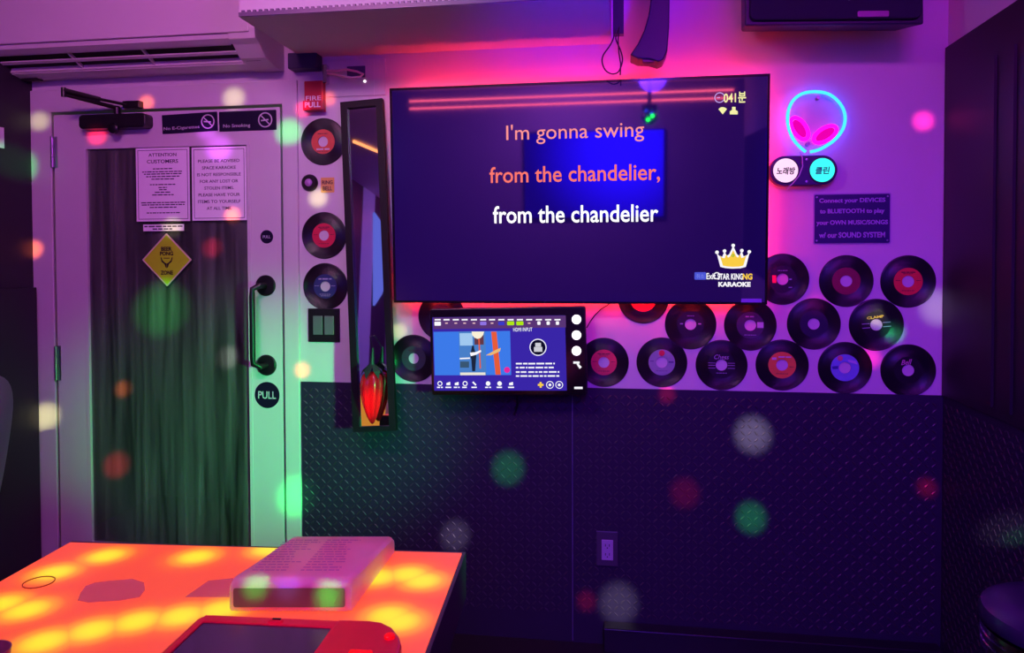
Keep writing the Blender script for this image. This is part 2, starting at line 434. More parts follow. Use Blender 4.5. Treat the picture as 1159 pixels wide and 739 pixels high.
for fy, fwid in ((.285, .36), (.325, .76), (.355, .7), (.39, .62), (.425, .42), (.5, .48), (.54, .16), (.57, .14), (.605, .3), (.64, .4), (.745, .82), (.775, .8), (.81, .5), (.885, .62)):
    dashes(mb, F0, cu-w_*fwid/2, cu+w_*fwid/2, v1-h*fy, h*.014, .0075, rn)
mb.build('small_lettering', M_ink, t)
t, u0, u1, v0, v1 = notice(218.5, 166.5, 280, 249.5, 'notice', 'white lost property notice in capitals taped to the door glass near the handle')
cu = (u0+u1)/2; h = v1-v0; w_ = u1-u0
for i, (s, k) in enumerate((('PLEASE BE ADVISED', .76), ('SPACE KARAOKE', .62), ('IS NOT RESPONSIBLE', .80), ('FOR ANY LOST OR', .70), ('STOLEN ITEMS.', .54), ('PLEASE HAVE YOUR', .76), ('ITEMS TO YOURSELF', .78), ('AT ALL TIME.', .46))):
    text('lettering', s, M_ink, F0, cu, v1-h*(.19+.092*i), w_*k, h*.042, t, bold=.008, w=.0077)
u0, u1, v0, v1 = pxbox(F0, 163.5, 254, 209.5, 261.5)
t = thing('label_strip', 'thin white label strip on the glass under the ATTENTION CUSTOMERS notice', 'label', ((u0+u1)/2, -0.0066, v0))
MB().box(F0, u0, u1, v0, v1, .0068, .0074).build('strip', M_paper, t)
mb = MB(); dashes(mb, F0, u0+.005, u1-.005, v0+(v1-v0)*.7, .005, .0075, rn); dashes(mb, F0, u0+.04, u1-.05, v0+(v1-v0)*.3, .005, .0075, rn)
mb.build('small_lettering', M_ink, t)
# yellow diamond
c = F0.px(189, 294, .007)
hw = (F0.px(217, 294, .007)[0]-F0.px(161, 294, .007)[0])/2; hh = (F0.px(189, 264, .007)[1]-F0.px(189, 324.5, .007)[1])/2
t = thing('diamond_sign', 'yellow diamond BEER PONG ZONE sign on the door glass', 'sign', (c[0], -0.007, c[1]-hh))
def diamond(k):
    pts = []
    for i, (x, y) in enumerate(((1, 0), (0, 1), (-1, 0), (0, -1))):
        px_, py_ = ((1, 0), (0, 1), (-1, 0), (0, -1))[i-1]; nx, ny = ((1, 0), (0, 1), (-1, 0), (0, -1))[(i+1) % 4]
        for q in (.06, .015): pts.append((c[0]+hw*k*((1-q)*x+q*px_), c[1]+hh*k*((1-q)*y+q*py_)))
        for q in (.015, .06): pts.append((c[0]+hw*k*((1-q)*x+q*nx), c[1]+hh*k*((1-q)*y+q*ny)))
    return pts
M_yel = mat('sign_yellow', (178, 232, 30), 0.45, noise=.05, nscale=60)
MB().prism(F0, diamond(1.0), .0068, .0085).build('plate', mat('sign_border', (215, 210, 170), .45), t)
MB().prism(F0, diamond(.93), .0086, .0090).build('yellow_face', M_yel, t)
S = hh/30.0
for s, y, wd, hg in (('BEER', 12.2, 13, 4.6), ('PONG', 7.0, 16, 4.6), ('ZONE', -14.5, 15, 4.8)):
    text('lettering', s, M_blackink, F0, c[0], c[1]+y*S, wd*S, hg*S, t, bold=.035, w=.0095)
mb = MB()
for sgn in (-1, 1):
    arm = [(0.2, -9.5), (1.6, -8.2), (2.6, -5), (6.2, -2.2), (7.4, 2.8), (6.2, 2.6), (5.2, -0.6), (2.2, -3.2), (0.2, -4.2)]
    mb.prism(F0, [(c[0]+sgn*a*S, c[1]+b*S) for a, b in arm], .0091, .0095)
mb.build('antler_emblem', M_blackink, t)
mb = MB(); mb.box(F0, c[0]-3.6*S, c[0]+3.6*S, c[1]+1.4*S, c[1]+2.2*S, .0091, .0095); mb.build('emblem_bar', M_blackink, t)
# round PULL stickers
for (x, y, r, tw, lab) in ((302, 268, 7.2, 8.5, 'small round black PULL sticker on the door stile above the handle'), (302.5, 447, 14, 20, 'large round black PULL sticker on the door stile below the handle')):
    p = W(x, y, -.004); rr = r*(F0.px(x+1, y)[0]-F0.px(x, y)[0])
    t = thing('round_sticker', lab, 'sticker', (p.x, -.004, p.z-rr))
    MB().lathe_prof(F0, p.x, p.z, [(rr, .0042), (rr, .0052), (0, .0052)], 40).build('disc', M_navy, t)
    text('lettering', 'PULL', M_silverink, F0, p.x, p.z, tw/r*rr, (8.0 if r > 10 else 3)/r*rr, t, bold=.01, w=.0058)

# ---------------------------------------------------------------- air conditioner above the door
ax0, ax1 = W(30, 92).x, W(322, 82).x
za = W(180, 86).z
yl = -0.225
zf = W(140, 49, yl).z
print('AC', ax0, ax1, za, zf)
ac = thing('air_conditioner', 'white split air conditioner above the door with an open louvre slot underneath', 'air conditioner', ((ax0+ax1)/2, 0, za))
M_ac = mat('ivory_plastic', (205, 200, 202), .38, noise=.02, nscale=12)
prof = [(0.0, za), (0.05, za-.004), (0.10, za+.004)]
P1 = (0.10, za+.004); P2 = (0.195, zf-.012)
prof2 = [(0.0, za), (0.05, za-.004), P1, (0.102, za+.03), (0.185, zf+.022), P2, (0.222, zf), (0.228, zf+.03), (0.225, zf+.26), (0.19, zf+.30), (0.0, zf+.31)]
def extr(mb, prof, x0, x1):
    n = len(prof)
    mb.add([V((x0, -a, b)) for a, b in prof]+[V((x1, -a, b)) for a, b in prof], [list(range(n)), [n+i for i in range(n)][::-1]]+[(i, n+i, n+(i+1) % n, (i+1) % n) for i in range(n)])
mb = MB(); extr(mb, prof2, ax0+.012, ax1-.012); mb.build('body', M_ac, ac)
full = [(0.0, za-.003), (0.05, za-.007), (0.10, za), (0.15, (za+zf)/2-.022), (0.197, zf-.016), (0.226, zf-.004), (0.232, zf+.03), (0.229, zf+.265), (0.19, zf+.305), (0.0, zf+.314)]
mb = MB(); extr(mb, full, ax0, ax0+.013); mb.build('end_cap', M_ac, ac, bevel=.003)
mb = MB(); extr(mb, full, ax1-.10, ax1); mb.build('end_cap', M_ac, ac, bevel=.003)
# front fascia with a shut line
mb = MB(); mb.box(F0, ax0+.004, ax1-.02, zf+.016, zf+.27, .2285, .236); mb.build('front_panel', M_ac, ac, bevel=.004)
# recessed dark slot and flaps
M_slot = mat('dark_slot', (14, 12, 20), .6)
def sl_pt(t, off=0.0):                      # along the sloping underside
    a = P1[0]+(P2[0]-P1[0])*t; b = P1[1]+(P2[1]-P1[1])*t
    nx, nz = (P2[1]-P1[1]), -(P2[0]-P1[0]); l = math.hypot(nx, nz)
    return (a+nx/l*off, b+nz/l*off)
def slat(name, t0, t1, o0, o1, xa, xb, m):
    q = [sl_pt(t0, o0), sl_pt(t1, o0), sl_pt(t1, o1), sl_pt(t0, o1)]
    mb = MB(); extr(mb, q, xa, xb); return mb.build(name, m, ac)
slat('air_slot', .03, .97, -.030, -.020, ax0+.014, ax1-.112, M_slot)
xa, xb = ax0+.02, ax1-.112
slat('louvre', .45, .58, -.010, -.004, xa, xb, M_ac)
slat('louvre', .0, .08, -.010, -.002, xa, xb, M_ac)
slat('louvre', .92, 1.0, -.010, -.002, xa, xb, M_ac)
for k in (.32, .63):
    slat('fin', .0, 1.0, -.018, -.006, xa+(xb-xa)*k, xa+(xb-xa)*k+.006, M_ac)
slat('display_window', .25, .5, .004, .012, ax1-.085, ax1-.03, M_slot)
q = [(0.03, za-.0075), (0.06, za-.0085), (0.06, za-.0035), (0.03, za-.003)]
mb = MB(); extr(mb, q, ax0+.03, ax0+.10); mb.build('drain_cover', M_slot, ac)

# ---------------------------------------------------------------- small fittings by the door head
u0, u1, v0, v1 = pxbox(F0, 322, 60, 359, 78, .05)
o = MB().box(F0, u0+.016, u1, v0, v1, 0.0, .06).build('wall_box', mat('dark_box_plastic', (34, 28, 72), .5), None, bevel=.004, loc=((u0+u1)/2, 0, v0))
tag(o, 'small dark box on the wall under the soffit beside the air conditioner', 'box')
u0, u1, v0, v1 = pxbox(F0, 345.5, 92, 366.5, 126, .02)
t = thing('fire_alarm_pull_station', 'red FIRE alarm pull station on the wall beside the door frame', 'fire alarm', ((u0+u1)/2, 0, v0))
M_red = mat('fire_red', (180, 14, 52), .35)
MB().box(F0, u0, u1, v0, v1, 0, .03).build('body', M_red, t, bevel=.003)
hm = v1-v0
MB().box(F0, u0-.001, u1+.004, v0, v0+hm*.33, .03, .042).build('pull_bar', M_red, t, bevel=.003)
text('lettering', 'FIRE', M_white, F0, (u0+u1)/2, v0+hm*.42, (u1-u0)*.82, hm*.15, t, bold=.01, w=.0308)
text('lettering', 'PULL', M_white, F0, (u0+u1)/2+.002, v0+hm*.18, (u1-u0)*.84, hm*.18, t, bold=.03, w=.0428)
# flush plate and access panel
u0, u1, v0, v1 = pxbox(F0, 371, 68, 437, 109)
M_plast = M_wall
t = thing('access_panel', 'pale flush wall panel above the narrow mirror, a dark square opening in it', 'wall panel', ((u0+u1)/2, 0, v0))
MB().box(F0, u0, u1, v0, v1, 0, .006).build('plate', M_wall, t, bevel=.002)
a = pxbox(F0, 393, 75, 413.5, 88, .006); MB().box(F0, *a, .0062, .009).build('dark_square', mat('purple_grey_plastic', (74, 58, 110), .4), t)
p = F0.px(413, 92, .006); MB().lathe_prof(F0, p[0], p[1], [(.005, .006), (.005, .009), (0, .010)], 16).build('indicator_lamp', glow('small_white_lamp', (255, 235, 245), 1.6), t)
x = F0.px(424, 90)[0]
MB().box(F0, x-.001, x+.001, v0, v1, .006, .0075).build('seam', M_plast, t)
# hook with a looped arm
a = pxbox(F0, 366, 73, 371, 95, .02)
t = thing('wall_hook', 'chrome wall bracket with a pale looped arm beside the red fire alarm', 'hook', ((a[0]+a[1])/2, 0, a[2]))
MB().box(F0, *a, 0, .03).build('back_plate', M_chrome, t, bevel=.004)
pts = [W(x, y, yy) for x, y, yy in ((370, 80, -.03), (382, 80, -.045), (392, 78.5, -.05), (404, 81, -.06), (411, 84, -.065), (408, 87, -.075), (398, 88, -.08), (386, 86, -.075), (378, 83.5, -.06), (371, 83, -.03))]
MB().tube(pts, .0042, seg=10).build('loop_arm', mat('pale_pink_plastic', (240, 190, 190), .3), t, smooth=True)

# ---------------------------------------------------------------- vinyl records
mv = bpy.data.materials.new('black_vinyl'); mv.use_nodes = True; nt = mv.node_tree; b = nt.nodes['Principled BSDF']
b.inputs['Base Color'].default_value = C(16, 13, 22); b.inputs['Roughness'].default_value = .3
tc = nt.nodes.new('ShaderNodeTexCoord'); sp_ = nt.nodes.new('ShaderNodeSeparateXYZ'); nt.links.new(tc.outputs['Object'], sp_.inputs[0])
vl = nt.nodes.new('ShaderNodeVectorMath'); vl.operation = 'LENGTH'; cb = nt.nodes.new('ShaderNodeCombineXYZ')
nt.links.new(sp_.outputs[0], cb.inputs[0]); nt.links.new(sp_.outputs[2], cb.inputs[2]); nt.links.new(cb.outputs[0], vl.inputs[0])
ml = nt.nodes.new('ShaderNodeMath'); ml.operation = 'MULTIPLY'; ml.inputs[1].default_value = 4200.0; nt.links.new(vl.outputs['Value'], ml.inputs[0])
sn = nt.nodes.new('ShaderNodeMath'); sn.operation = 'SINE'; nt.links.new(ml.outputs[0], sn.inputs[0])
bp = nt.nodes.new('ShaderNodeBump'); bp.inputs['Strength'].default_value = .35; bp.inputs['Distance'].default_value = .0006
nt.links.new(sn.outputs[0], bp.inputs['Height']); nt.links.new(bp.outputs[0], b.inputs['Normal'])
RO, RL, RH = .0885, .0460, .0195
FO = Fr((0, 0, 0))
def disc_mesh():
    mb = MB()
    mb.lathe_prof(FO, 0, 0, [(RH, .001), (RO-.001, .001), (RO, .002), (RO-.001, .0032), (RO-.005, .0036), (RO-.0065, .003), (RL+.006, .003), (RL+.003, .0034), (RH, .0034)], 72, True)
    return mb
def record_proto():
    t = thing('vinyl_record', 'x', 'vinyl record', (0, 0, 0), 'vinyl records fixed to the white wall')
    disc_mesh().build('vinyl_disc', mv, t, smooth=True)
    MB().ring(FO, 0, 0, RH, RL, .0034, .0039, 56).build('centre_label', M_black, t)
    return t
proto = record_proto()
GRP = 'vinyl records fixed to the white wall'
first = [True]
def record(px, py, label, colr, size=1.0, w=0.0, extra=None, rough=.45):
    p = W(px, py, -w)
    if first[0]:
        r = proto; first[0] = False
    else:
        r = proto.copy(); COL.objects.link(r)
        for ch in list(proto.children):
            c_ = ch.copy(); c_.data = ch.data.copy() if ch.name.startswith('centre') else ch.data
            COL.objects.link(c_); c_.parent = r
    r.location = (p.x, -w, p.z); r['label'] = label
    r.scale = (size, 1, size)
    for ch in r.children:
        if ch.name.startswith('centre'):
            ch.data.materials.clear(); ch.data.materials.append(mat('record_label_%d_%d_%d' % colr, colr, rough, noise=.12, nscale=90))
    if extra: PRN.append((r, extra))
    return r
PRN = []
record(366, 160.5, 'vinyl record with an orange and red label, highest beside the door frame', (206, 84, 60), extra='orange')
record(367, 266.5, 'vinyl record with a crimson label below the RING BELL sign', (205, 32, 70), extra='plain')
record(368.5, 324, 'vinyl record with a dark blue label just above the black light switch', (40, 52, 108), extra='blue')
record(468.5, 405.5, 'vinyl record with a dark green label, partly behind the karaoke touchscreen and nearest the mirror', (40, 62, 66), extra='plain')
record(500, 358, 'vinyl record tucked behind the upper corner of the karaoke touchscreen under the television', (60, 50, 74))
record(728, 338, 'vinyl record with a red label, top half hidden by the television', (215, 60, 66))
record(683.5, 410, 'vinyl record with a pinkish red label, edge hidden by the karaoke touchscreen buttons', (212, 66, 82), extra='plain')
record(749, 410, 'vinyl record with a pale grey label and small red dot in the bottom row', (140, 158, 166), extra='dot')
record(781.5, 367, 'vinyl record with a plain black label directly under the television', (22, 18, 30), extra='small')
record(816.5, 413, 'vinyl record with silver script and lines on a black label in the bottom row', (16, 14, 26), extra='lines')
record(849, 368, 'vinyl record with a grey label and a small pale sticker beside its hole', (58, 50, 76), extra='sticker')
record(885, 413, 'vinyl record with an orange label and white print in the bottom row', (225, 132, 58), extra='arc')
record(885.5, 316, 'vinyl record half behind the television side, a small red and white sticker on it', (20, 16, 28), extra='redsticker')
record(920.8, 366.5, 'vinyl record with a dark navy label and violet centre in the middle row', (30, 26, 58))
record(957.5, 318, 'vinyl record with a dim crimson label under the bluetooth plaque', (130, 22, 60))
record(956, 416, 'vinyl record with a blue picture label in the bottom row', (120, 150, 215), extra='picture')
record(991.5, 367.5, 'vinyl record with yellow lettering and silver double lines on a black label', (14, 14, 22), extra='yellow')
record(1027.5, 318.5, 'vinyl record with a bright red orange label at the outer corner of the wall', (226, 62, 58), extra='plain')
record(1027.5, 419, 'vinyl record with pink script on a black label, at the lower outer wall corner', (15, 12, 24), extra='script')
M_yp = mat('yellow_print', (240, 240, 70), .5); M_sp = mat('silver_print', (170, 165, 190), .4); M_pp = mat('pink_print', (220, 150, 190), .5); M_dp = mat('dark_print', (60, 20, 40), .5); M_rp = mat('red_print', (205, 40, 60), .5)
for r, k in PRN:
    F = Fr(r.location); mb = MB(); rr = random.Random(k)
    def strips(lst, m, name='label_lettering'):
        q = MB()
        for a0, a1, b0, h in lst: dashes(q, F, a0, a1, b0, h, .0041, rr)
        q.build(name, m, r)
    if k == 'orange': strips([(-.026, .026, -.028, .006)], M_silverink); strips([(-.02, .02, .03, .003), (-.024, .024, -.036, .002)], M_dp)
    if k == 'plain': strips([(-.022, .022, .031, .003), (-.016, .016, .026, .002), (-.02, .02, -.031, .002), (-.04, -.025, .003, .002), (.025, .04, .003, .002)], M_dp)
    if k == 'blue': strips([(-.026, .026, .028, .005), (-.022, .022, -.03, .002), (-.018, .018, -.036, .002), (.024, .042, .002, .002), (-.042, -.024, .002, .002)], M_sp)
    if k == 'dot':
        MB().prism(F, circ(0, .033, .0105, 24), .004, .0044).build('red_logo', M_rp, r); strips([(-.041, -.028, .004, .003), (.024, .041, .002, .006), (-.02, .02, -.03, .002)], mat('violet_print', (90, 80, 130), .5))
    if k == 'small': strips([(-.036, -.026, .002, .004), (.026, .036, .002, .004), (-.012, .012, .03, .002)], M_sp)
    if k == 'lines':
        strips([(-.018, .018, -.028, .002)], M_sp)
        text('label_lettering', 'Chess', M_sp, F, 0, .0285, .05, .016, r, w=.0042, shear=.3)
        q = MB()
        for sg in (-1, 1):
            for v in (.007, -.001, -.011): q.box(F, min(sg*.021, sg*.045), max(sg*.021, sg*.045), v-.0008, v+.0008, .0041, .0045)
        q.build('printed_line', M_sp, r)
    if k == 'sticker':
        MB().box(F, .023, .044, -.009, .011, .0041, .0046).build('pale_sticker', M_silverink, r); strips([(-.016, .016, .03, .004), (-.02, .02, -.034, .002)], M_sp)
    if k == 'redsticker':
        MB().box(F, -.034, -.021, -.013, .014, .0041, .0046).build('red_sticker', mat('sticker_red', (225, 40, 80), .5), r); strips([(.022, .03, .0, .005), (.02, .034, -.028, .003), (-.016, .016, .03, .002)], M_sp)
    if k == 'arc': strips([(-.034, -.018, .022, .008), (-.012, .03, .028, .004)], M_silverink); strips([(.024, .038, -.006, .002), (-.02, .02, -.03, .002)], M_dp)
    if k == 'picture':
        MB().prism(F, circ(-.016, .032, .009, 20), .0041, .0045).build('printed_figure', mat('picture_orange', (205, 110, 130), .5), r)
        MB().prism(F, [(.008, .028), (.034, .024), (.04, .012), (.012, .02)], .0041, .0045).build('printed_cloud', mat('picture_pale', (190, 180, 220), .5), r)
        MB().prism(F, [(-.04, -.006), (-.022, -.004), (-.022, .006), (-.042, .004)], .0041, .0045).build('printed_figure', mat('picture_blue', (50, 60, 150), .5), r)
    if k == 'yellow':
        text('label_lettering', 'CLAMP', M_yp, F.turned(.14), 0, .0262, .055, .0088, r, bold=.03, w=.0042)
        q = MB()
        G = F.turned(.09)
        for sg in (-1, 1):
            for v in (.006, -.008): q.box(G, min(sg*.021, sg*.046), max(sg*.021, sg*.046), v-.0012, v+.0012, .0041, .0045)
        q.build('printed_line', M_sp, r)
    if k == 'script':
        text('label_lettering', 'Bell', M_pp, F.turned(.1), -.003, .028, .036, .017, r, bold=.01, w=.0042, shear=.4)

# ring bell
p = W(351, 207, 0); rr = 9*(F0.px(352, 207)[0]-F0.px(351, 207)[0])
t = thing('call_bell_button', 'round dark call bell button beside the small RING BELL sign', 'bell button', (p.x, 0, p.z-rr))
MB().lathe_prof(F0, p.x, p.z, [(rr, 0), (rr, .008), (rr*.86, .014), (rr*.5, .014)], 40).build('housing', M_black, t, smooth=True)
MB().lathe_prof(F0, p.x, p.z, [(rr*.46, .012), (rr*.44, .017), (rr*.2, .021), (0, .0215)], 32).build('push_cap', mat('purple_translucent_plastic', (170, 120, 190), .3), t, smooth=True)
u0, u1, v0, v1 = pxbox(F0, 363.5, 201, 378.5, 218)
t = sign_plate('bell_sign', 'small yellow RING BELL sign beside the round bell button', 'sign', u0, u1, v0, v1, 0, .003, mat('cream_yellow', (222, 176, 92), .5))
text('lettering', 'RING', M_dp, F0, (u0+u1)/2, v0+(v1-v0)*.68, (u1-u0)*.8, (v1-v0)*.26, t, bold=.02, w=.0036)
text('lettering', 'BELL', M_dp, F0, (u0+u1)/2, v0+(v1-v0)*.28, (u1-u0)*.7, (v1-v0)*.28, t, bold=.02, w=.0036)
# light switch
u0, u1, v0, v1 = pxbox(F0, 349.5, 349, 385, 387)
t = thing('light_switch', 'black double rocker light switch on the wall beside the door', 'light switch', ((u0+u1)/2, 0, v0))
iw, ih = (u1-u0), (v1-v0)
fr_poly = MB().box(F0, u0, u1, v0, v1, 0, .006)
fr_poly.build('wall_plate', M_black, t, bevel=.002)
for a in (.17, .53):
    MB().box(F0, u0+iw*a, u0+iw*(a+.30), v0+ih*.22, v0+ih*.78, .0061, .012).build('rocker', mat('grey_rocker', (96, 100, 104), .4), t, bevel=.002)
# outlet in the dado
WD = .0105
u0, u1, v0, v1 = pxbox(F0, 675, 601, 699.5, 640, WD)
t = thing('power_outlet', 'dark power outlet on the tread plate dado below the touchscreen', 'outlet', ((u0+u1)/2, -WD, v0))
MB().box(F0, u0, u1, v0, v1, WD-.002, WD+.006).build('wall_plate', mat('grey_outlet_plate', (66, 58, 80), .35), t, bevel=.002)
u0, u1, v0, v1 = pxbox(F0, 681, 610, 694, 633, WD)
MB().box(F0, u0, u1, v0, v1, WD+.006, WD+.010).build('socket_face', mat('lilac_grey_plastic', (165, 150, 190), .4), t, bevel=.002)
mb = MB()
for v in (.28, .72):
    vv = v0+(v1-v0)*v; uu = (u0+u1)/2
    for d in (-.008, .006): mb.box(F0, uu+d, uu+d+.0025, vv-.003, vv+.006, WD+.010, WD+.0104)
    mb.box(F0, uu-.002, uu+.002, vv-.010, vv-.006, WD+.010, WD+.0104)
mb.build('socket_slot', M_blackink, t)

# ---------------------------------------------------------------- television
def quadframe(tl, tr, bl, br, y0, y1, z0, z1):     # leaning surface: y0 at height z0, y1 at height z1
    n = V((0, -(z1-z0), (y1-y0))).normalized(); o = V((0, y0, z0))
    c = [hit(*q, o, n) for q in (tl, tr, bl, br)]
    ctr = (c[0]+c[1]+c[2]+c[3])/4
    r = ((c[1]-c[0])+(c[3]-c[2])).normalized()
    u = ((c[0]-c[2])+(c[1]-c[3]))
    F = Fr(ctr, r, u)
    hw = ((c[1]-c[0]).length+(c[3]-c[2]).length)/4; hh = ((c[0]-c[2]).length+(c[1]-c[3]).length)/4
    return F, hw, hh
TF, thw, thh = quadframe((441, 99), (872, 84.5), (446, 343.5), (868, 343.5), -.075, -.112, W(600, 344).z, W(600, 90).z)
print('TV', thw*2, thh*2, TF.r, TF.u)
tv = thing('television', 'large wall mounted television showing karaoke lyrics', 'television', TF.p(0, -thh, 0))
bz_ = .008
mb = MB(); mb.prism(TF, [(-thw, -thh), (thw, -thh), (thw, thh), (-thw, thh), (-thw, -thh+bz_), (-thw+bz_, -thh+bz_), (-thw+bz_, thh-bz_), (thw-bz_, thh-bz_), (thw-bz_, -thh+bz_), (-thw, -thh+bz_)], -.012, .002)
mb.build('bezel', M_gloss, tv)
MB().box(TF, -thw+.003, thw-.003, -thh+.003, thh-.003, -.034, -.010).build('back_case', M_black, tv)
MB().box(Fr(TF.p(0, 0, -.034), TF.r, TF.u), -.25, .25, -.2, .2, -.026, 0).build('wall_bracket', M_blackmetal, tv)
ms = bpy.data.materials.new('tv_panel'); ms.use_nodes = True; b = ms.node_tree.nodes['Principled BSDF']
b.inputs['Base Color'].default_value = C(6, 5, 12); b.inputs['Roughness'].default_value = .035; b.inputs['IOR'].default_value = 1.75; b.inputs['Specular IOR Level'].default_value = .6
b.inputs['Emission Color'].default_value = C(62, 18, 190); b.inputs['Emission Strength'].default_value = .13  # blue emission stands in for room light reflected by the black panel
scr = MB().box(TF, -thw+bz_, thw-bz_, -thh+bz_, thh-bz_, -.008, 0).build('screen', ms, tv)
def tvtext(name, s, m, x0, y0, x1, y1, bold=.0, w=.001):
    a = TF.px(x0, (y0+y1)/2); b_ = TF.px(x1, (y0+y1)/2); c_ = TF.px((x0+x1)/2, y0); d_ = TF.px((x0+x1)/2, y1)
    return text(name, s, m, TF, (a[0]+b_[0])/2, (c_[1]+d_[1])/2, b_[0]-a[0], c_[1]-d_[1], scr, bold=bold, w=w)
M_lp = glow('lyric_pink', (255, 150, 150), 1.0); M_lp2 = glow('lyric_coral', (255, 120, 110), 1.0); M_lw = glow('lyric_white', (255, 255, 255), 1.25)
tvtext('lyric_lettering', "I'm gonna swing", M_lp, 573, 139, 729, 162, .0)
tvtext('lyric_lettering', 'from the chandelier,', M_lp2, 554, 187, 747, 208.5, .008)
tvtext('lyric_lettering', 'from the chandelier', M_lw, 558, 232, 745, 252, .012)
M_ui = glow('screen_yellow_white', (245, 240, 170), 1.0); M_blueui = glow('screen_blue', (80, 90, 225), .9); M_gold = glow('screen_gold', (250, 205, 70), 1.0); M_uw = glow('screen_white', (250, 248, 255), 1.0)
tvtext('timer_lettering', '041분', M_ui, 819, 104, 844.5, 116.5, .02)
a = TF.px(814.5, 110.5); k = TF.px(815.5, 110)[0]-TF.px(814.5, 110)[0]
M_clk = glow('clock_lilac', (190, 170, 250), .9)
mb = MB().ring(TF, a[0], a[1], 5*k, 6*k, .0006, .001, 28); mb.build('clock_icon', M_clk, scr)
MB().box(TF, a[0]-3*k, a[0]+.4*k, a[1]-.4*k, a[1]+.5*k, .0006, .001).build('clock_hand_icon', M_clk, scr)
def tvpoly(name, pts, m, w0=.0006, w1=.001): return MB().prism(TF, [TF.px(*q) for q in pts], w0, w1).build(name, m, scr)
tvpoly('signal_icon', [(813, 123.5), (815.5, 121.6), (818, 121.2), (820.5, 121.8), (822.8, 123.5), (818, 129.5)], M_ui)
tvpoly('network_icon', [(826, 129.5), (826, 126), (828.5, 124.5), (828.5, 121), (832.5, 121), (832.5, 124.5), (835, 126), (835, 129.5)], M_ui)
cr = [(811.0, 286), (814, 289.5), (817.5, 290.5), (820, 284.5), (822.5, 289.5), (825.5, 287.5), (829.8, 278), (834, 287.5), (836.5, 289.5), (839.5, 284), (841.5, 290), (845, 289), (848.5, 285.5), (844.2, 302), (838, 303.6), (829, 304), (821, 303.4), (815.2, 302)]
tvpoly('crown_outline', cr, M_uw)
gx, gy = 829.8, 295
tvpoly('crown_fill', [(gx+(x-gx)*.80, gy+(y-gy)*.72+.5) for x, y in cr], M_gold, .0011, .0015)
for x, y in ((811.5, 285.5), (820, 284), (829.8, 277.8), (839.6, 283.6), (848, 285)):
    q = TF.px(x, y); MB().prism(TF, circ(q[0], q[1], 2.1*k, 16), .0006, .0012).build('crown_pearl', M_uw, scr)
MB().ring(TF, TF.px(829.5, 289)[0], TF.px(829.5, 289)[1], .8*k, 1.8*k, .0016, .002, 12).build('crown_gem', glow('crown_green', (150, 200, 60), .8), scr)
q0, q1, r0, r1 = pxbox(TF, 786, 308, 799, 316.5)
MB().prism(TF, rrect(q0, q1, r0, r1, .003), .0006, .001).build('menu_key', M_blueui, scr)
tvtext('menu_lettering', '취소', glow('menu_pale', (140, 150, 255), .8), 788, 310, 797, 315, .0, .0016)
tvtext('logo_lettering', 'Exit', M_uw, 799.5, 309, 810, 316, .02)
tvtext('logo_lettering', 'STAR KING', M_uw, 812, 309.5, 841, 316.5, .03)
MB().ring(TF, TF.px(811.3, 312)[0], TF.px(811.3, 312)[1], 3*k, 4.2*k, .001, .0014, 24).build('logo_ring', M_uw, scr)
tvtext('logo_lettering', 'NG', M_gold, 840.5, 309.5, 851.5, 316.5, .04, .0014)
tvtext('logo_lettering', 'KARAOKE', M_uw, 813, 319, 849.5, 324.5, .05)
q0, q1, r0, r1 = pxbox(TF, 839, 338, 862, 342.2, .003)
MB().box(TF, q0, q1, r0, r1, .002, .003).build('badge', mat('violet_badge', (150, 120, 215), .4), tv)
for x in (617, 661, 790, 815):
    q = TF.px(x, 341); MB().prism(TF, circ(q[0], q[1]-.002, .004, 12), .002, .0045).build('edge_clip', M_black, tv)
# LED backlight round the rear of the set
M_led = glow('tv_backlight_red', (255, 46, 54), 58.0)
ins = .035
def led(u0, u1, v0, v1): MB().box(TF, u0, u1, v0, v1, -.039, -.0345).build('backlight_strip', M_led, tv)
led(-thw+ins, thw-ins, thh-ins, thh-ins+.010); led(thw-ins-.010, thw-ins, -thh+ins, thh-ins-.012)
led(-thw+ins, thw-ins, -thh+ins-.01, -thh+ins)
# pale cable along the side of the set
x0_ = TF.px(444, 200)[0]

# ---------------------------------------------------------------- karaoke touchscreen below the television
KF, khw, khh = quadframe((487, 349), (663.5, 347.5), (487, 448.5), (663.5, 447), -.105, -.1051, 1.0, 1.3)
ka = thing('karaoke_touchscreen', 'wall mounted karaoke touchscreen with a blue song menu and three white side buttons', 'touchscreen', KF.p(0, -khh, -.04))
MB().prism(KF, rrect(-khw, khw, -khh, khh, .008), -.04, -.004).build('housing', M_black, ka, bevel=.003)
MB().prism(KF, rrect(-khw+.004, khw-.004, -khh+.004, khh-.004, .006), -.0039, -.002).build('front_glass', M_gloss, ka)
MB().box(KF, -.09, .09, -.07, .07, -.094, -.041).build('wall_bracket', M_blackmetal, ka)
ksf = Fr(KF.p(0, 0, -.0018), KF.r, KF.u)
def kbox(name, x0, y0, x1, y1, m, w0, w1, par, r=None):
    a = pxbox(ksf, x0, y0, x1, y1)
    mb = MB().prism(ksf, rrect(*a, r), w0, w1) if r else MB().box(ksf, *a, w0, w1)
    return mb.build(name, m, par)
M_k1 = glow('menu_blue', (66, 44, 190), .75); M_k2 = glow('menu_top_bar', (100, 60, 130), .8)
kscr = kbox('screen', 490.5, 358, 640.5, 442, M_k1, 0, .0008, ka)
kbox('menu_bar', 490.5, 358.2, 640.5, 371.5, M_k2, .0009, .0012, kscr)
M_vid = glow('video_blue', (62, 125, 238), .95); M_vid2 = glow('video_pale', (165, 205, 245), .95); M_vid3 = glow('video_dark', (30, 40, 66), .9); M_vid4 = glow('video_coral', (235, 95, 60), .95); M_vm = glow('video_magenta', (235, 40, 160), .95)
kbox('video_picture', 491.5, 375, 578, 424.5, M_vid, .0009, .0012, kscr)
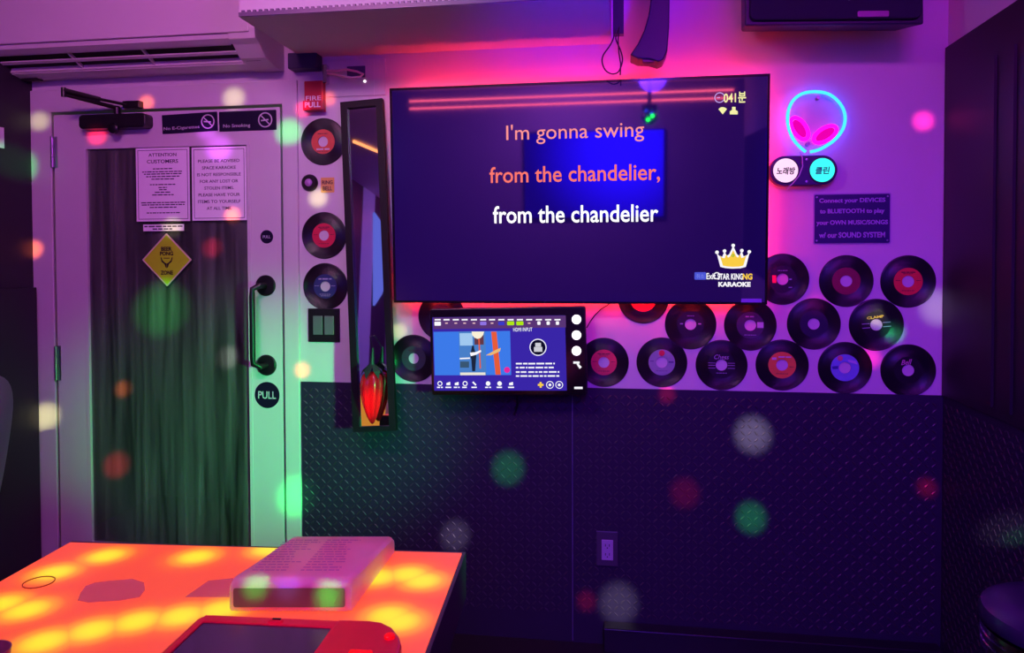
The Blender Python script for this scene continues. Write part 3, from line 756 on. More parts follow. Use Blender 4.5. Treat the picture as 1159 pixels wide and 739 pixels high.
kbox('video_portrait', 520, 375, 550, 424.5, glow('video_mid_blue', (75, 130, 205), .95), .0013, .0016, kscr)
kbox('video_window', 520.5, 377, 535, 391, M_vid2, .0017, .0019, kscr)
kbox('video_curtain', 537, 376, 547.5, 390, glow('video_brown', (105, 60, 75), .9), .0017, .0019, kscr)
kbox('video_floor', 521, 421.5, 549.5, 424.5, glow('video_cream', (240, 235, 220), .95), .0017, .0019, kscr)
def kpoly(name, pts, m, w0=.002, w1=.0023): return MB().prism(ksf, [ksf.px(*q) for q in pts], w0, w1).build(name, m, kscr)
kpoly('video_lampshade', [(534, 375.2), (548, 375.2), (547, 379), (544, 382.5), (540.5, 383.5), (537, 382), (534.5, 379)], glow('video_lamp_cream', (250, 240, 215), 1.0))
kpoly('video_figure', [(534.5, 391), (536.5, 391), (537, 395), (538.5, 399), (542, 396.5), (545, 396), (544, 398.5), (539.5, 401), (539, 406), (538, 420), (534.5, 420), (533.5, 406), (532, 402), (533, 398.5)], M_vid3)
kpoly('video_sleeve', [(532, 399), (538, 398.5), (544.5, 396), (544.8, 398), (539.5, 401.2), (533, 403)], M_uw, .0024, .0026)
kpoly('video_red_cord', [(541.5, 383), (543, 383), (544.5, 417), (543, 417)], M_vid4)
kpoly('video_counter', [(520.5, 405), (532, 404.5), (532, 406), (520.5, 406.5)], M_uw)
kpoly('video_stove', [(521, 409), (531, 409), (531, 416), (521, 416)], glow('video_slate', (60, 90, 120), .9))
kpoly('video_coral_stripe', [(556, 375.2), (562, 375.2), (567, 424), (561, 424)], M_vid4)
kpoly('video_flare', [(550, 402), (561, 396), (567, 393.5), (566, 397.5), (556, 402)], glow('video_orange', (240, 190, 120), .95), .0024, .0026)
q = ksf.px(574, 418.5); MB().prism(ksf, circ(q[0], q[1], .0105, 20), .002, .0023).build('video_ball', M_vm, kscr)
# menu bar icons
rk = random.Random(5)
M_green = glow('menu_green', (175, 230, 20), 1.0); M_orchid = glow('menu_violet', (150, 120, 240), .9)
for i, x in enumerate((495.5, 505.5, 516, 526, 536.5, 547, 557, 567.5, 578, 588.5, 599, 610, 620.5, 631)):
    kbox('menu_heading', x-3.4, 361.0, x+3.4, 362.6, M_uw, .0013, .0016, kscr)
    if i == 0: kbox('menu_icon', x-3.6, 364, x+3.6, 368.5, M_uw, .0013, .0016, kscr, .002)
    elif i in (8, 9): kbox('menu_icon', x-4, 363.6, x+4, 368, M_green, .0013, .0016, kscr, .003)
    elif i in (5, 7): kbox('menu_icon', x-3.6, 364, x+3.6, 368, M_orchid if i == 5 else glow('menu_royal', (60, 60, 210), .9), .0013, .0016, kscr, .003)
    elif i >= 11: kbox('menu_icon', x-1.8, 363.6, x+1.8, 367.6, M_uw, .0013, .0016, kscr, .003)
    else: kbox('menu_icon', x-1.5, 365, x+1.5, 366.4, M_silverglow if False else glow('menu_pale_pink', (240, 190, 200), .9), .0013, .0016, kscr)
a = pxbox(ksf, 581, 370.8, 602.5, 375)
text('heading_lettering', 'HDMI INPUT', M_uw, ksf, (a[0]+a[1])/2, (a[2]+a[3])/2, a[1]-a[0], a[3]-a[2], kscr, bold=.0, w=.0016)
q = ksf.px(609, 393); kk = ksf.px(610, 393)[0]-ksf.px(609, 393)[0]
MB().ring(ksf, q[0], q[1], 8.6*kk, 9.6*kk, .0012, .0016, 36).build('emblem_ring', M_uw, kscr)
MB().prism(ksf, circ(q[0], q[1], 8.3*kk, 30), .0009, .0012).build('emblem_disc', glow('emblem_navy', (20, 18, 50), .6), kscr)
mb = MB()
mb.box(ksf, q[0]-3*kk, q[0]+3.4*kk, q[1]+.6*kk, q[1]+5*kk, .0013, .0016); mb.box(ksf, q[0]-4.6*kk, q[0]+4.8*kk, q[1]-5*kk, q[1]+.4*kk, .0013, .0016)
mb.build('emblem_lettering', glow('emblem_white', (215, 215, 225), .9), kscr)
for y in (411.5, 416, 421, 425.5):
    mb = MB(); a = ksf.px(584, y); b_ = ksf.px(597, y); dashes(mb, ksf, a[0], b_[0], a[1], .0052, .0010, rk); a = ksf.px(598, y); b_ = ksf.px(628 if y < 418 else 633, y); dashes(mb, ksf, a[0], b_[0], a[1], .0052, .0010, rk)
    mb.build('info_lettering', M_uw, kscr)
for x, h in ((498, 1), (507.5, 0), (517, 0), (526.5, 1), (537, 2), (552.5, 3), (565.5, 3), (578.5, 0)):
    q = ksf.px(x, 434)
    if h == 1: MB().ring(ksf, q[0], q[1], 1.9*kk, 2.9*kk, .001, .0014, 16).build('control_icon', M_uw, kscr)
    elif h == 2: MB().box(ksf.shifted(*q).turned(-.8), -2.6*kk, 2.6*kk, -.9*kk, .9*kk, .001, .0014).build('control_icon', M_uw, kscr)
    elif h == 3: MB().prism(ksf, circ(q[0], q[1], 2.6*kk, 16), .001, .0014).build('control_icon', M_uw, kscr)
    else: MB().prism(ksf, [(q[0]-2.2*kk, q[1]-1.9*kk), (q[0]+2.2*kk, q[1]-1.9*kk), (q[0]+2.2*kk, q[1]+1.9*kk), (q[0]-2.2*kk, q[1]+.6*kk)], .001, .0014).build('control_icon', M_uw, kscr)
    mb = MB(); a = ksf.px(x, 438.3); dashes(mb, ksf, a[0]-3.4*kk, a[0]+3.4*kk, a[1], .0045, .0010, rk); mb.build('control_lettering', M_uw, kscr)
q = ksf.px(612, 435.5); mb = MB(); mb.box(ksf, q[0]-3.2*kk, q[0]+3.2*kk, q[1]-1.1*kk, q[1]+1.1*kk, .001, .0014); mb.box(ksf, q[0]-1.1*kk, q[0]+1.1*kk, q[1]-3.2*kk, q[1]+3.2*kk, .0012, .0016); mb.build('plus_icon', M_gold, kscr)
for x in (622.5, 633):
    q = ksf.px(x, 435.5); MB().ring(ksf, q[0], q[1], 3.5*kk, 4.3*kk, .001, .0014, 28).build('round_icon', M_uw, kscr)
    MB().prism(ksf, circ(q[0], q[1], 1.6*kk, 12), .001, .0014).build('round_icon_dot', M_uw, kscr)
M_btn = glow('button_white', (255, 245, 255), 2.2)
for y in (361.5, 379.3, 397):
    q = ksf.px(652.5, y); MB().lathe_prof(ksf, q[0], q[1], [(5.2*kk, 0), (5.2*kk, .002), (4*kk, .004), (0, .0045)], 28).build('side_button', M_btn, ka)
q = ksf.px(654, 412.5); mb = MB(); mb.box(ksf, q[0]-5*kk, q[0]+2*kk, q[1]+1*kk, q[1]+3.4*kk, 0, .0006); mb.build('logo_lettering', M_uw, ka)
MB().prism(ksf.shifted(*q).turned(-.9), [(-1*kk, -1*kk), (5*kk, -1.6*kk), (5*kk, 1.6*kk), (-1*kk, 1*kk)], 0, .0006).build('microphone_logo', M_uw, ka)
kbox('status_lamp', 650, 437.7, 659.5, 440.2, M_uw, 0, .001, ka)
# cable under it
p = W(585, 450, -.03)
o = MB().tube([W(584, 446, -.075), W(586, 456, -.03), W(584, 464, -.022), W(582, 469, -.02)], .0035).build('cable', M_black, None, smooth=True, loc=W(584, 446, -.075))
tag(o, 'short black cable hanging below the karaoke touchscreen', 'cable')
o = MB().tube([W(x, y, -.006) for x, y in ((694, 340), (688, 345), (680, 350), (673, 357), (668, 364), (664, 371))], .002, seg=6).build('cable', M_black, None, smooth=True, loc=W(680, 350, -.006))
tag(o, 'thin dark cable curving from the television down to the touchscreen', 'cable')

# ---------------------------------------------------------------- narrow leaning mirror
MF, mhw, mhh = quadframe((391, 116.5), (438.5, 110.5), (395, 488), (443.5, 488), -.105, -.017, W(415, 488).z, W(415, 113).z)
mi = thing('narrow_mirror', 'tall narrow black framed wall mirror between the door and the television', 'mirror', MF.p(0, -mhh, -.02))
fwid = .025
MB().prism(MF, [(-mhw, -mhh), (mhw, -mhh), (mhw, mhh), (-mhw, mhh), (-mhw, -mhh+fwid*.7), (-mhw+fwid, -mhh+fwid*.7), (-mhw+fwid, mhh-fwid), (mhw-fwid, mhh-fwid), (mhw-fwid, -mhh+fwid*.7), (-mhw, -mhh+fwid*.7)], -.012, .008).build('frame', mat('mirror_frame_black', (9, 8, 14), .55, spec=.25), mi)
mm = mat('mirror_silver', (200, 200, 212), .02, metal=1.0)
MB().box(MF, -mhw+fwid-.002, mhw-fwid+.002, -mhh+fwid*.5, mhh-fwid+.002, -.010, -.004).build('mirror_glass', mm, mi)
MB().box(MF, -mhw+.004, mhw-.004, -mhh+.004, mhh-.004, -.016, -.0125).build('back_board', M_black, mi)
def mreflect(F, px, py):
    q = hit(px, py, F.o, F.n); d = ray(px, py).normalized(); return q, d - F.n*(2*d.dot(F.n))
for (x, y) in ((418, 158), (402, 160), (431, 172), (415, 225), (414, 300), (428, 295), (428, 245), (428, 345), (420, 470), (410, 460), (410, 480), (430, 460), (430, 480)):
    q, d = mreflect(MF, x, y); s = (YB-q.y)/d.y; h = q+d*s; sl_ = (XL-q.x)/d.x; h2 = q+d*sl_; st = (.75-q.z)/d.z if d.z else 0
    print('mir', x, y, 'rear', [round(v, 2) for v in h], 'left', [round(v, 2) for v in h2], 'tab', [round(v, 2) for v in q+d*st])
for (x, y) in ((441, 100), (600, 113), (855, 107), (560, 140), (753, 140), (560, 247), (753, 247), (735, 130), (600, 320)):
    q, d = mreflect(TF, x, y); s = (YB-q.y)/d.y; h = q+d*s; print('tv', x, y, 'rear', [round(v, 2) for v in h], 'ceil', [round(v, 2) for v in q+d*((ZC-q.z)/d.z)])

# red chilli ornament hanging in front of the mirror
top = W(421, 420, -.13); bot = W(422, 482, -.13); H = top.z-bot.z
ch = thing('chilli_ornament', 'glossy red chilli pepper ornament hanging at the foot of the narrow mirror', 'ornament', top)
ringp = [(.022, 0), (.050, -.08), (.060, -.25), (.056, -.45), (.044, -.66), (.026, -.86), (.010, -.97), (.0, -1.0)]
mb = MB(); seg = 40; n = len(ringp); vs = []; fs = []
sc_r = 13.0/ (FPX/2.6) / .060 * 1.0
for i in range(seg):
    a = 2*PI*i/seg; lob = 1+.10*math.cos(a*6)
    for r, z in ringp: vs.append(V((top.x+.003*math.sin(z*3)+r*sc_r*lob*math.cos(a), top.y+r*sc_r*lob*.8*math.sin(a), top.z+z*H*.97)))
for i in range(seg):
    j = (i+1) % seg
    for k2 in range(n-1): fs.append((i*n+k2, i*n+k2+1, j*n+k2+1, j*n+k2))
fs.append([i*n for i in range(seg)]); mb.add(vs, fs)
o = mb.build('pepper_body', mat('chilli_red', (215, 14, 30), .25, noise=.15, nscale=30), ch)
for p_ in o.data.polygons: p_.use_smooth = True
mb = MB()
for i in range(6):
    a = 2*PI*i/6+.3; c_, s_ = math.cos(a), math.sin(a)
    def cp(r, z, off): return V((top.x+r*sc_r*c_-off*s_, top.y+r*sc_r*.85*s_+off*c_, top.z+z*H))
    mb.add([cp(.008, .14, -.006), cp(.008, .14, .006), cp(.050, .02, .014), cp(.068, -.12, 0), cp(.050, .02, -.014), cp(.004, .10, 0), cp(.046, -.01, 0)],
           [(0, 1, 2, 4), (4, 2, 3), (0, 4, 6, 5), (1, 5, 6, 2), (4, 3, 6), (2, 6, 3), (0, 5, 1)])
mb.build('calyx', mat('dark_green_leaf', (22, 40, 40), .5), ch)
MB().tube([top+V((0, 0, .0)), top+V((.002, 0, H*.2)), top+V((.004, .0, H*.42))], [.011, .007, .003]).build('stem', mat('stem_green', (30, 46, 44), .5), ch, smooth=True)
hk = MF.p(*MF.px(421, 380), .004)
MB().tube([top+V((.004, 0, H*.4)), hk+V((0, -.02, 0)), hk], .0012, seg=6).build('string', M_black, ch)

# ---------------------------------------------------------------- neon sign, karaoke lamp sign, plaque
def wpts(lst, y): return [W(a, b_, y) for a, b_ in lst]
def smoothloop(pts, n=8, closed=True):
    out_ = []; N = len(pts)
    rng = range(N if closed else N-1)
    for i in rng:
        p0 = pts[i-1] if (closed or i > 0) else pts[i]; p1 = pts[i]; p2 = pts[(i+1) % N]; p3 = pts[(i+2) % N] if (closed or i+2 < N) else p2
        for k2 in range(n):
            t_ = k2/n
            out_.append(tuple(.5*((2*b1)+(-a1+c1)*t_+(2*a1-5*b1+4*c1-d1)*t_*t_+(-a1+3*b1-3*c1+d1)*t_**3) for a1, b1, c1, d1 in zip(p0, p1, p2, p3)))
    if not closed: out_.append(pts[-1])
    return out_
nb = W(915, 172, -.03)
ne = thing('neon_sign', 'lit cyan neon alien head with two pink eyes on the white wall', 'neon sign', nb)
headp = [(912, 172), (905, 166), (897.5, 157), (892.5, 144), (891.5, 131), (894.5, 119), (901.5, 110), (911.5, 105), (924, 103.8), (936.5, 106), (946.5, 112.5), (954, 122.5), (956.6, 134), (954, 146), (946.5, 156.5), (937, 164), (926.5, 169.5), (917, 172)]
MB().tube(wpts(smoothloop(headp, 5, False), -.03), .0054, seg=10).build('head_tube', glow('neon_cyan', (25, 92, 255), 9.0), ne, smooth=True)
def ell(cx, cy, a, b_, ang, n=28): return [(cx+a*math.cos(t_)*math.cos(ang)-b_*math.sin(t_)*math.sin(ang), cy+a*math.cos(t_)*math.sin(ang)+b_*math.sin(t_)*math.cos(ang)) for t_ in [2*PI*i/n for i in range(n)]]
M_pk = glow('neon_pink', (255, 8, 190), 2.6)
for e in ((905, 145.5, 14, 7.4, .98), (934.0, 152, 14.5, 7.0, -.55)):
    MB().tube(wpts(ell(*e), -.03), .0065, True, 8).build('eye_tube', M_pk, ne, smooth=True)
    cx, cy, a_, b_, an = e
    MB().prism(Fr((0, -.026, 0)), [(lambda q_: (q_.x, q_.z))(W(x_, y_, -.03)) for x_, y_ in ell(cx, cy, a_*.8, b_*.7, an)], 0, .004).build('eye_fill', glow('neon_magenta', (230, 0, 170), 1.1), ne)
ac_m = bpy.data.materials.new('clear_acrylic'); ac_m.use_nodes = True; nt = ac_m.node_tree; nt.nodes.clear()
o_ = nt.nodes.new('ShaderNodeOutputMaterial'); t1 = nt.nodes.new('ShaderNodeBsdfTransparent'); g1 = nt.nodes.new('ShaderNodeBsdfGlossy'); g1.inputs['Roughness'].default_value = .06; mx = nt.nodes.new('ShaderNodeMixShader'); mx.inputs[0].default_value = .06
nt.links.new(t1.outputs[0], mx.inputs[1]); nt.links.new(g1.outputs[0], mx.inputs[2]); nt.links.new(mx.outputs[0], o_.inputs[0])
hc = (924, 138)
MB().prism(F0, [F0.px(hc[0]+(a_-hc[0])*.93, hc[1]+(b_-hc[1])*.93, .02) for a_, b_ in smoothloop(headp, 2)], .016, .02).build('clear_backing', ac_m, ne)
mb = MB()
for x, y in ((924, 112), (913, 164)): q = F0.px(x, y); mb = MB().lathe_prof(F0, q[0], q[1], [(.006, 0), (.006, .026)], 12); mb.build('stand_off', M_steel, ne)
o = MB().tube(wpts([(905.5, 172), (908, 178), (908.5, 188), (904.5, 199), (897, 208), (890, 214)], -.052), .0018, seg=6).build('cable', mat('clear_cable', (190, 150, 210), .3), None, smooth=True, loc=W(905, 172, -.05))
tag(o, 'thin pale cable hanging from the neon alien head across the round lamp sign', 'cable')
lb = W(908, 209, 0)
ls = thing('lamp_sign', 'dark pill shaped lamp sign with one pink and one cyan lit disc of Korean lettering', 'sign', lb)
u0, u1, v0, v1 = pxbox(F0, 871, 176, 948, 209.5, .04)
MB().prism(F0, rrect(u0, u1, v0, v1, (v1-v0)*.499, 10), 0, .04).build('case', mat('indigo_case', (46, 36, 90), .4), ls, bevel=.004)
for x, y, nm, cl_, tx in ((889, 193, 'pink_disc', (255, 205, 245), '노래방'), (930.5, 192.5, 'cyan_disc', (60, 255, 240), '클린')):
    q = F0.px(x, y, .043); rr = 14.2*(F0.px(x+1, y, .043)[0]-F0.px(x, y, .043)[0])
    MB().lathe_prof(F0, q[0], q[1], [(rr, .0405), (rr, .044), (rr*.9, .048), (0, .049)], 40).build(nm, glow('lit_'+nm, cl_, 1.25), ls)
    MB().ring(F0, q[0], q[1], rr, rr*1.07, .0402, .047, 40).build('disc_rim', M_black, ls)
    text('lettering', tx, M_blackink if nm[0] == 'p' else mat('teal_ink', (10, 110, 120), .5), F0, q[0], q[1]-.002, rr*1.5 if nm[0] == 'p' else rr*1.15, rr*.62, ls, bold=.03, w=.050, shear=.15)
for y in (180.5, 205.5):
    q = F0.px(913, y, .04); MB().lathe_prof(F0, q[0], q[1], [(.004, .04), (.004, .0425), (0, .043)], 12).build('screw', M_steel, ls)
u0, u1, v0, v1 = pxbox(F0, 921.5, 220, 1006.5, 275)
pq = thing('bluetooth_plaque', 'dark blue plaque of capitals about connecting devices, under the neon alien head', 'plaque', ((u0+u1)/2, 0, v0))
MB().prism(F0, rrect(u0-.004, u1+.004, v0-.004, v1+.004, .006), 0, .003).build('backing', mat('pale_plaque_edge', (170, 160, 190), .45), pq)
MB().prism(F0, rrect(u0, u1, v0, v1, .004), .003, .0055).build('plate', mat('indigo_plate', (36, 26, 92), .4, noise=.05), pq)
hq = v1-v0; wq = u1-u0; M_pl = mat('plaque_print', (170, 150, 205), .5)
for s, k2, wd in (('Connect your DEVICES', .865, .88), ('to BLUETOOTH to play', .645, .86), ('your OWN MUSIC/SONGS', .41, .95), ('w/ our SOUND SYSTEM', .165, .88)):
    text('lettering', s, M_pl, F0, (u0+u1)/2, v0+hq*k2, wq*wd, hq*(.115 if s[0] in 'Cw' else .12), pq, bold=.03, w=.006)
for a_ in (.03, .97):
    for b_ in (.05, .95): MB().lathe_prof(F0, u0+wq*a_, v0+hq*b_, [(.003, .0055), (.003, .007), (0, .0075)], 10).build('screw', M_steel, pq)

# ---------------------------------------------------------------- loudspeaker high on the wall
sp_b = [W(839, 36, -.06), W(1014, 35, -.06)]
sp_f = [W(843, 29.5, -.24), W(1046, 27.5, -.24)]
spk = thing('wall_speaker', 'wide dark loudspeaker mounted high on the wall above the neon sign', 'speaker', (sp_b[0]+sp_b[1])/2)
up_ = V((0, .02, .34))
bl_, br_ = sp_b; fl2, fr2 = sp_f
MB().hexa([bl_, br_, fr2, fl2], [bl_+up_, br_+up_, fr2+up_, fl2+up_]).build('cabinet', mat('speaker_wood', (18, 14, 54), .45, noise=.08, nscale=30), spk, bevel=.006)
Fs = Fr((fl2+fr2)/2, (fr2-fl2), up_)
hw_ = (fr2-fl2).length/2
MB().prism(Fs, rrect(-hw_+.012, hw_-.012, .014, .32, .02), .001, .016).build('grille', mat('speaker_cloth', (18, 14, 52), .8, bump=.6, bscale=900), spk, bevel=.004)
q = Fs.px(988, 19, .016); MB().prism(Fs, rrect(q[0]-.045, q[0]+.045, max(.018, q[1]-.01), max(.018, q[1]-.01)+.018, .004), .016, .019).build('badge', mat('silver_badge', (150, 100, 150), .3, metal=.6), spk)
MB().wbox(bl_.x+.15, br_.x-.15, -.075, 0, bl_.z+.08, bl_.z+.28).build('wall_bracket', M_blackmetal, spk)

# dark curved unit hanging from the ceiling above the television
yh = -.22
def hp(x, y): q = W(x, y, yh); return (q.x, q.z)
zt = ZC
c0 = hp(736.5, 0); c1 = hp(758, 0)
hang = [hp(713, 62), hp(722, 49), hp(729, 34), hp(734, 17), c0, (c0[0]+.004, c0[1]+.10), (c0[0]+.0, zt-.06), (c1[0], zt-.06), (c1[0], c1[1]), hp(757.5, 30), hp(755.5, 57), hp(751, 67), hp(745, 69.5), hp(735, 66.5), hp(722, 66)]
hs = thing('hanging_speaker', 'dark curved loudspeaker hung on a bracket above the middle of the television', 'speaker', V((c1[0], yh, zt-.06)))
M_hs = mat('deep_blue_black', (16, 12, 52), .4)
MB().prism(Fr((0, yh, 0)), hang, -.10, 0).build('body', M_hs, hs, bevel=.004)
a0 = hp(693.5, 0); a1 = hp(706, 36)
MB().box(Fr((0, yh, 0)), a0[0], a1[0], a1[1], zt-.0, -.05, -.02).build('bracket', M_hs, hs)
MB().box(Fr((0, yh, 0)), a0[0]+.005, c1[0]-.01, zt-.075, zt-.002, -.08, -.02).build('mount_plate', M_hs, hs)
q = hp(735, 66); MB().box(Fr((0, yh, 0)), q[0]-.02, q[0]+.022, q[1]-.008, q[1]+.004, -.06, -.01).build('knob', mat('reddish_plastic', (120, 40, 90), .4), hs)
lp = smoothloop([(696, 34), (694, 44), (690, 52), (683, 62), (681.5, 70), (685, 79), (692, 83.5), (699, 82), (703, 75), (704.5, 66), (702, 56), (697, 44), (699, 34)], 4, False)
o = MB().tube(wpts(lp, -.20), .0024, seg=6).build('cable', M_black, None, smooth=True, loc=W(692, 60, -.2))
tag(o, 'loop of dark cable dangling from the bracket above the television', 'cable')
o = MB().tube(wpts([(701, 30), (699.5, 45), (700.5, 60), (702.5, 72), (702, 85)], -.205), .0022, seg=6).build('cable', M_black, None, smooth=True, loc=W(701, 30, -.2))
tag(o, 'straight dark cable end hanging beside the cable loop above the television', 'cable')

# ---------------------------------------------------------------- lit table
TZ = .75
A = WZ(82, 613, TZ); B = WZ(525, 625, TZ)
rdir = (B-A).normalized(); ndir = V((rdir.y, -rdir.x, 0))
L = (B-A).length; DEP = 1.4
e1 = WZ(455, 739, TZ)-B; e2 = WZ(0, 652, TZ)-A
print('table', A, B, L, 'right dir', e1.normalized(), 'left dir', e2.normalized(), 'perp', ndir)
ndir = (e1.normalized()*1.2+ndir).normalized()
TFm = Fr(A, rdir, -ndir)                       # u along the far edge, v away from the camera, n up
tb = thing('light_table', 'long table with a glowing orange lit top in the foreground', 'table', (A.x+L/2*rdir.x, A.y-.4, 0))
mt = bpy.data.materials.new('lit_table_top'); mt.use_nodes = True; nt = mt.node_tree; b = nt.nodes['Principled BSDF']
b.inputs['Base Color'].default_value = C(90, 60, 55); b.inputs['Roughness'].default_value = .3
# lamps under the diffuser: soft blobs at each lamp position
spots = [TFm.px(x, y) for x, y in ((30, 690), (62, 648), (120, 629), (222, 630), (305, 622), (50, 726), (105, 713), (155, 703), (205, 697), (250, 690), (428, 653), (462, 650), (478, 657), (452, 703), (440, 697), (0, 684))]
tc = nt.nodes.new('ShaderNodeTexCoord'); acc = None
base = V((A.x+L/2*rdir.x, A.y-.4, 0))
for i, (u_, v_) in enumerate(spots):
    p_ = TFm.p(u_, v_)-base
    vm = nt.nodes.new('ShaderNodeVectorMath'); vm.operation = 'SUBTRACT'; vm.inputs[1].default_value = p_
    nt.links.new(tc.outputs['Object'], vm.inputs[0])
    ln = nt.nodes.new('ShaderNodeVectorMath'); ln.operation = 'LENGTH'; nt.links.new(vm.outputs[0], ln.inputs[0])
    mr = nt.nodes.new('ShaderNodeMapRange'); mr.interpolation_type = 'SMOOTHERSTEP'; mr.inputs['From Min'].default_value = 0; mr.inputs['From Max'].default_value = .108; mr.inputs['To Min'].default_value = 1.0; mr.inputs['To Max'].default_value = 0
    nt.links.new(ln.outputs['Value'], mr.inputs['Value'])
    if acc is None: acc = mr.outputs[0]
    else:
        mx = nt.nodes.new('ShaderNodeMath'); mx.operation = 'MAXIMUM'; nt.links.new(acc, mx.inputs[0]); nt.links.new(mr.outputs[0], mx.inputs[1]); acc = mx.outputs[0]
rp = nt.nodes.new('ShaderNodeValToRGB'); rp.color_ramp.elements[0].color = C(252, 78, 50); rp.color_ramp.elements[1].color = C(255, 236, 40)
for q_, c_q in ((.35, (254, 100, 44)), (.72, (255, 160, 40))):
    el = rp.color_ramp.elements.new(q_); el.color = C(*c_q)
nt.links.new(acc, rp.inputs[0]); nt.links.new(rp.outputs[0], b.inputs['Emission Color']); b.inputs['Emission Strength'].default_value = .95
rim = .012
MB().box(TFm, -.003, L-.004, -DEP, -.004, -.012, 0).build('lit_top', mt, tb)
MB().prism(TFm, [(-.004, .004), (L+.004, .004), (L+.004, -DEP-.004), (-.004, -DEP-.004), (-.004, -.004), (-.0035, -.004), (-.0035, -DEP+.001), (L-.003, -DEP+.001), (L-.003, -.003), (-.004, -.003)], -.10, -.0008).build('frame', mat('table_frame', (60, 48, 60), .45), tb)
for u_ in (.05, L-.05):
    for v_ in (-.05, -DEP+.05): MB().box(TFm, u_-.025, u_+.025, v_-.025, v_+.025, -TZ, -.1).build('leg', M_blackmetal, tb)
# flat things lying on the table
def flat(name, label, pts, m, th=.0012, cat='sticker'):
    poly = [TFm.px(*q) for q in pts]; c_ = TFm.p(sum(q[0] for q in poly)/len(poly), sum(q[1] for q in poly)/len(poly), .0003)
    o = MB().prism(TFm, poly, .0003, .0003+th).build(name, m, None, loc=c_); return tag(o, label, cat)
M_stk = mat('grey_paper_film', (190, 150, 150), .6, alpha=.4, noise=.2, nscale=40)
flat('paper_sticker', 'grey round edged paper sticker in the middle of the glowing table', [(91, 672), (97, 664), (108, 660), (125, 658), (150, 656), (163, 660), (164, 668), (158, 676), (135, 680), (100, 682), (88, 680)], M_stk)
flat('paper_card', 'grey card lying half under the thick white songbook', [(210, 676), (236, 658), (264, 655), (262, 676)], M_stk, cat='card')
c_ = TFm.px(44, 659.5)
rr = .5*(TFm.px(61, 659)[0]-TFm.px(27, 660)[0])
o = MB().ring(TFm, c_[0], c_[1], rr*.94, rr, .0003, .002, 48).build('ring_mark', mat('amber_ring', (190, 70, 40), .3), None, loc=TFm.p(*c_))
tag(o, 'thin empty ring lying near the far corner of the glowing table', 'ring')
# cup cut by the frame edge
pc = WZ(-16, 738, TZ+.06)
cp_ = thing('cup', 'dim pinkish cup at the near edge of the table, mostly outside the frame', 'cup', (pc.x, pc.y, TZ))
MB().lathe_prof(Fr((pc.x, pc.y, TZ), (1, 0, 0), (0, 1, 0)), 0, 0, [(.022, .0008), (.030, .045), (.032, .062), (.030, .062), (.028, .045), (.02, .006), (0, .006)], 32).build('cup_body', mat('frosted_pink_plastic', (170, 110, 120), .3, trans=.3), cp_, smooth=True)

# ---------------------------------------------------------------- thick songbook binder
fbL, fbR = WZ(259, 693, TZ+.002), WZ(397, 693, TZ+.002); bkR = WZ(447, 624, TZ+.002)
bx_ = (fbR-fbL).normalized(); bn_ = V((-bx_.y, bx_.x, 0))
BW = (fbR-fbL).length; BL = (bkR-fbR).dot(bn_)
print('binder', BW, BL)
hF, hB = .060, .036
bk = thing('songbook_binder', 'thick frosted white songbook binder lying on the glowing table', 'binder', (fbL+fbR)/2)
mbk = mat('frosted_vinyl', (222, 196, 178), .35, noise=.03, nscale=20)
b = mbk.node_tree.nodes['Principled BSDF']; b.inputs['Subsurface Weight'].default_value = 1.0; b.inputs['Subsurface Radius'].default_value = (1.0, .35, .22); b.inputs['Subsurface Scale'].default_value = .12
skew = (bkR-fbR).dot(bx_)/BL
Fside = lambda x, s_, z: fbL + bx_*(x+skew*s_) + bn_*s_ + V((0, 0, z))
def wedge(mb, x0, x1, s0, s1, ins=0.0):
    prof_ = []
    r_ = .016
    zt_ = lambda s_: hF+(hB-hF)*s_/BL
    prof_ = [(s0+.004, ins), (s0, .006+ins), (s0, hF-r_-ins)]
    for i in range(1, 6):
        a = PI-PI/2*i/5; prof_.append((s0+r_+r_*math.cos(a), hF-r_-ins+r_*math.sin(a)))
    for i in range(1, 5): s_ = s0+r_+(s1-s0-r_-.012)*i/4; prof_.append((s_, zt_(s_)-ins+.0))
    prof_ += [(s1-.003, hB-.006-ins), (s1, hB-.014-ins), (s1, ins+.004), (s1-.004, ins)]
    n = len(prof_); vs = []
    r2 = .010
    xs_ = [(x0, .85), (x0+r2*.4, .95), (x0+r2, 1), (x1-r2, 1), (x1-r2*.4, .95), (x1, .85)]
    mid = (hF*.45)
    for x, k2 in xs_:
        for a, z in prof_: vs.append(Fside(x, (s0+s1)/2+(a-(s0+s1)/2)*(1-(1-k2)*.16), ins + (z-ins)*(1-(1-k2)*.9) if z > mid*.8 else z))
    fs = []
    for i in range(len(xs_)-1):
        for j in range(n): fs.append((i*n+j, i*n+(j+1) % n, (i+1)*n+(j+1) % n, (i+1)*n+j))
    fs.append(list(range(n))[::-1]); fs.append([(len(xs_)-1)*n+j for j in range(n)])
    mb.add(vs, fs)
mb = MB(); wedge(mb, 0, BW, 0, BL)
mb.build('cover', mbk, bk, smooth=True)
FS = Fr(Fside(0, -.0005, 0), bx_, (0, 0, 1))
MB().prism(FS, rrect(.009, BW-.010, .010, hF-.016, .004), 0, .0012).build('spine_label', mat('grey_green_insert', (112, 126, 80), .4), bk)
slope = (hB-hF)/BL
Ft = Fr(Fside(0, .016, hF+slope*.016+.0012), bx_, (bn_+bx_*skew+V((0, 0, slope))))
mb = MB(); rb = random.Random(9)
LL = (BL-.03)*math.hypot(1, slope)
for i in range(13):
    vv = .03+(LL-.06)*i/12
    for (x0_, x1_) in ((.025, .105), (.115, BW-.03)): dashes(mb, Ft, x0_+skew*0, x0_+(x1_-x0_)*rb.uniform(.6, 1), vv, .0035, .0002, rb, .0003)
mb.build('cover_lettering', mat('faded_violet_print', (165, 135, 180), .6), bk)

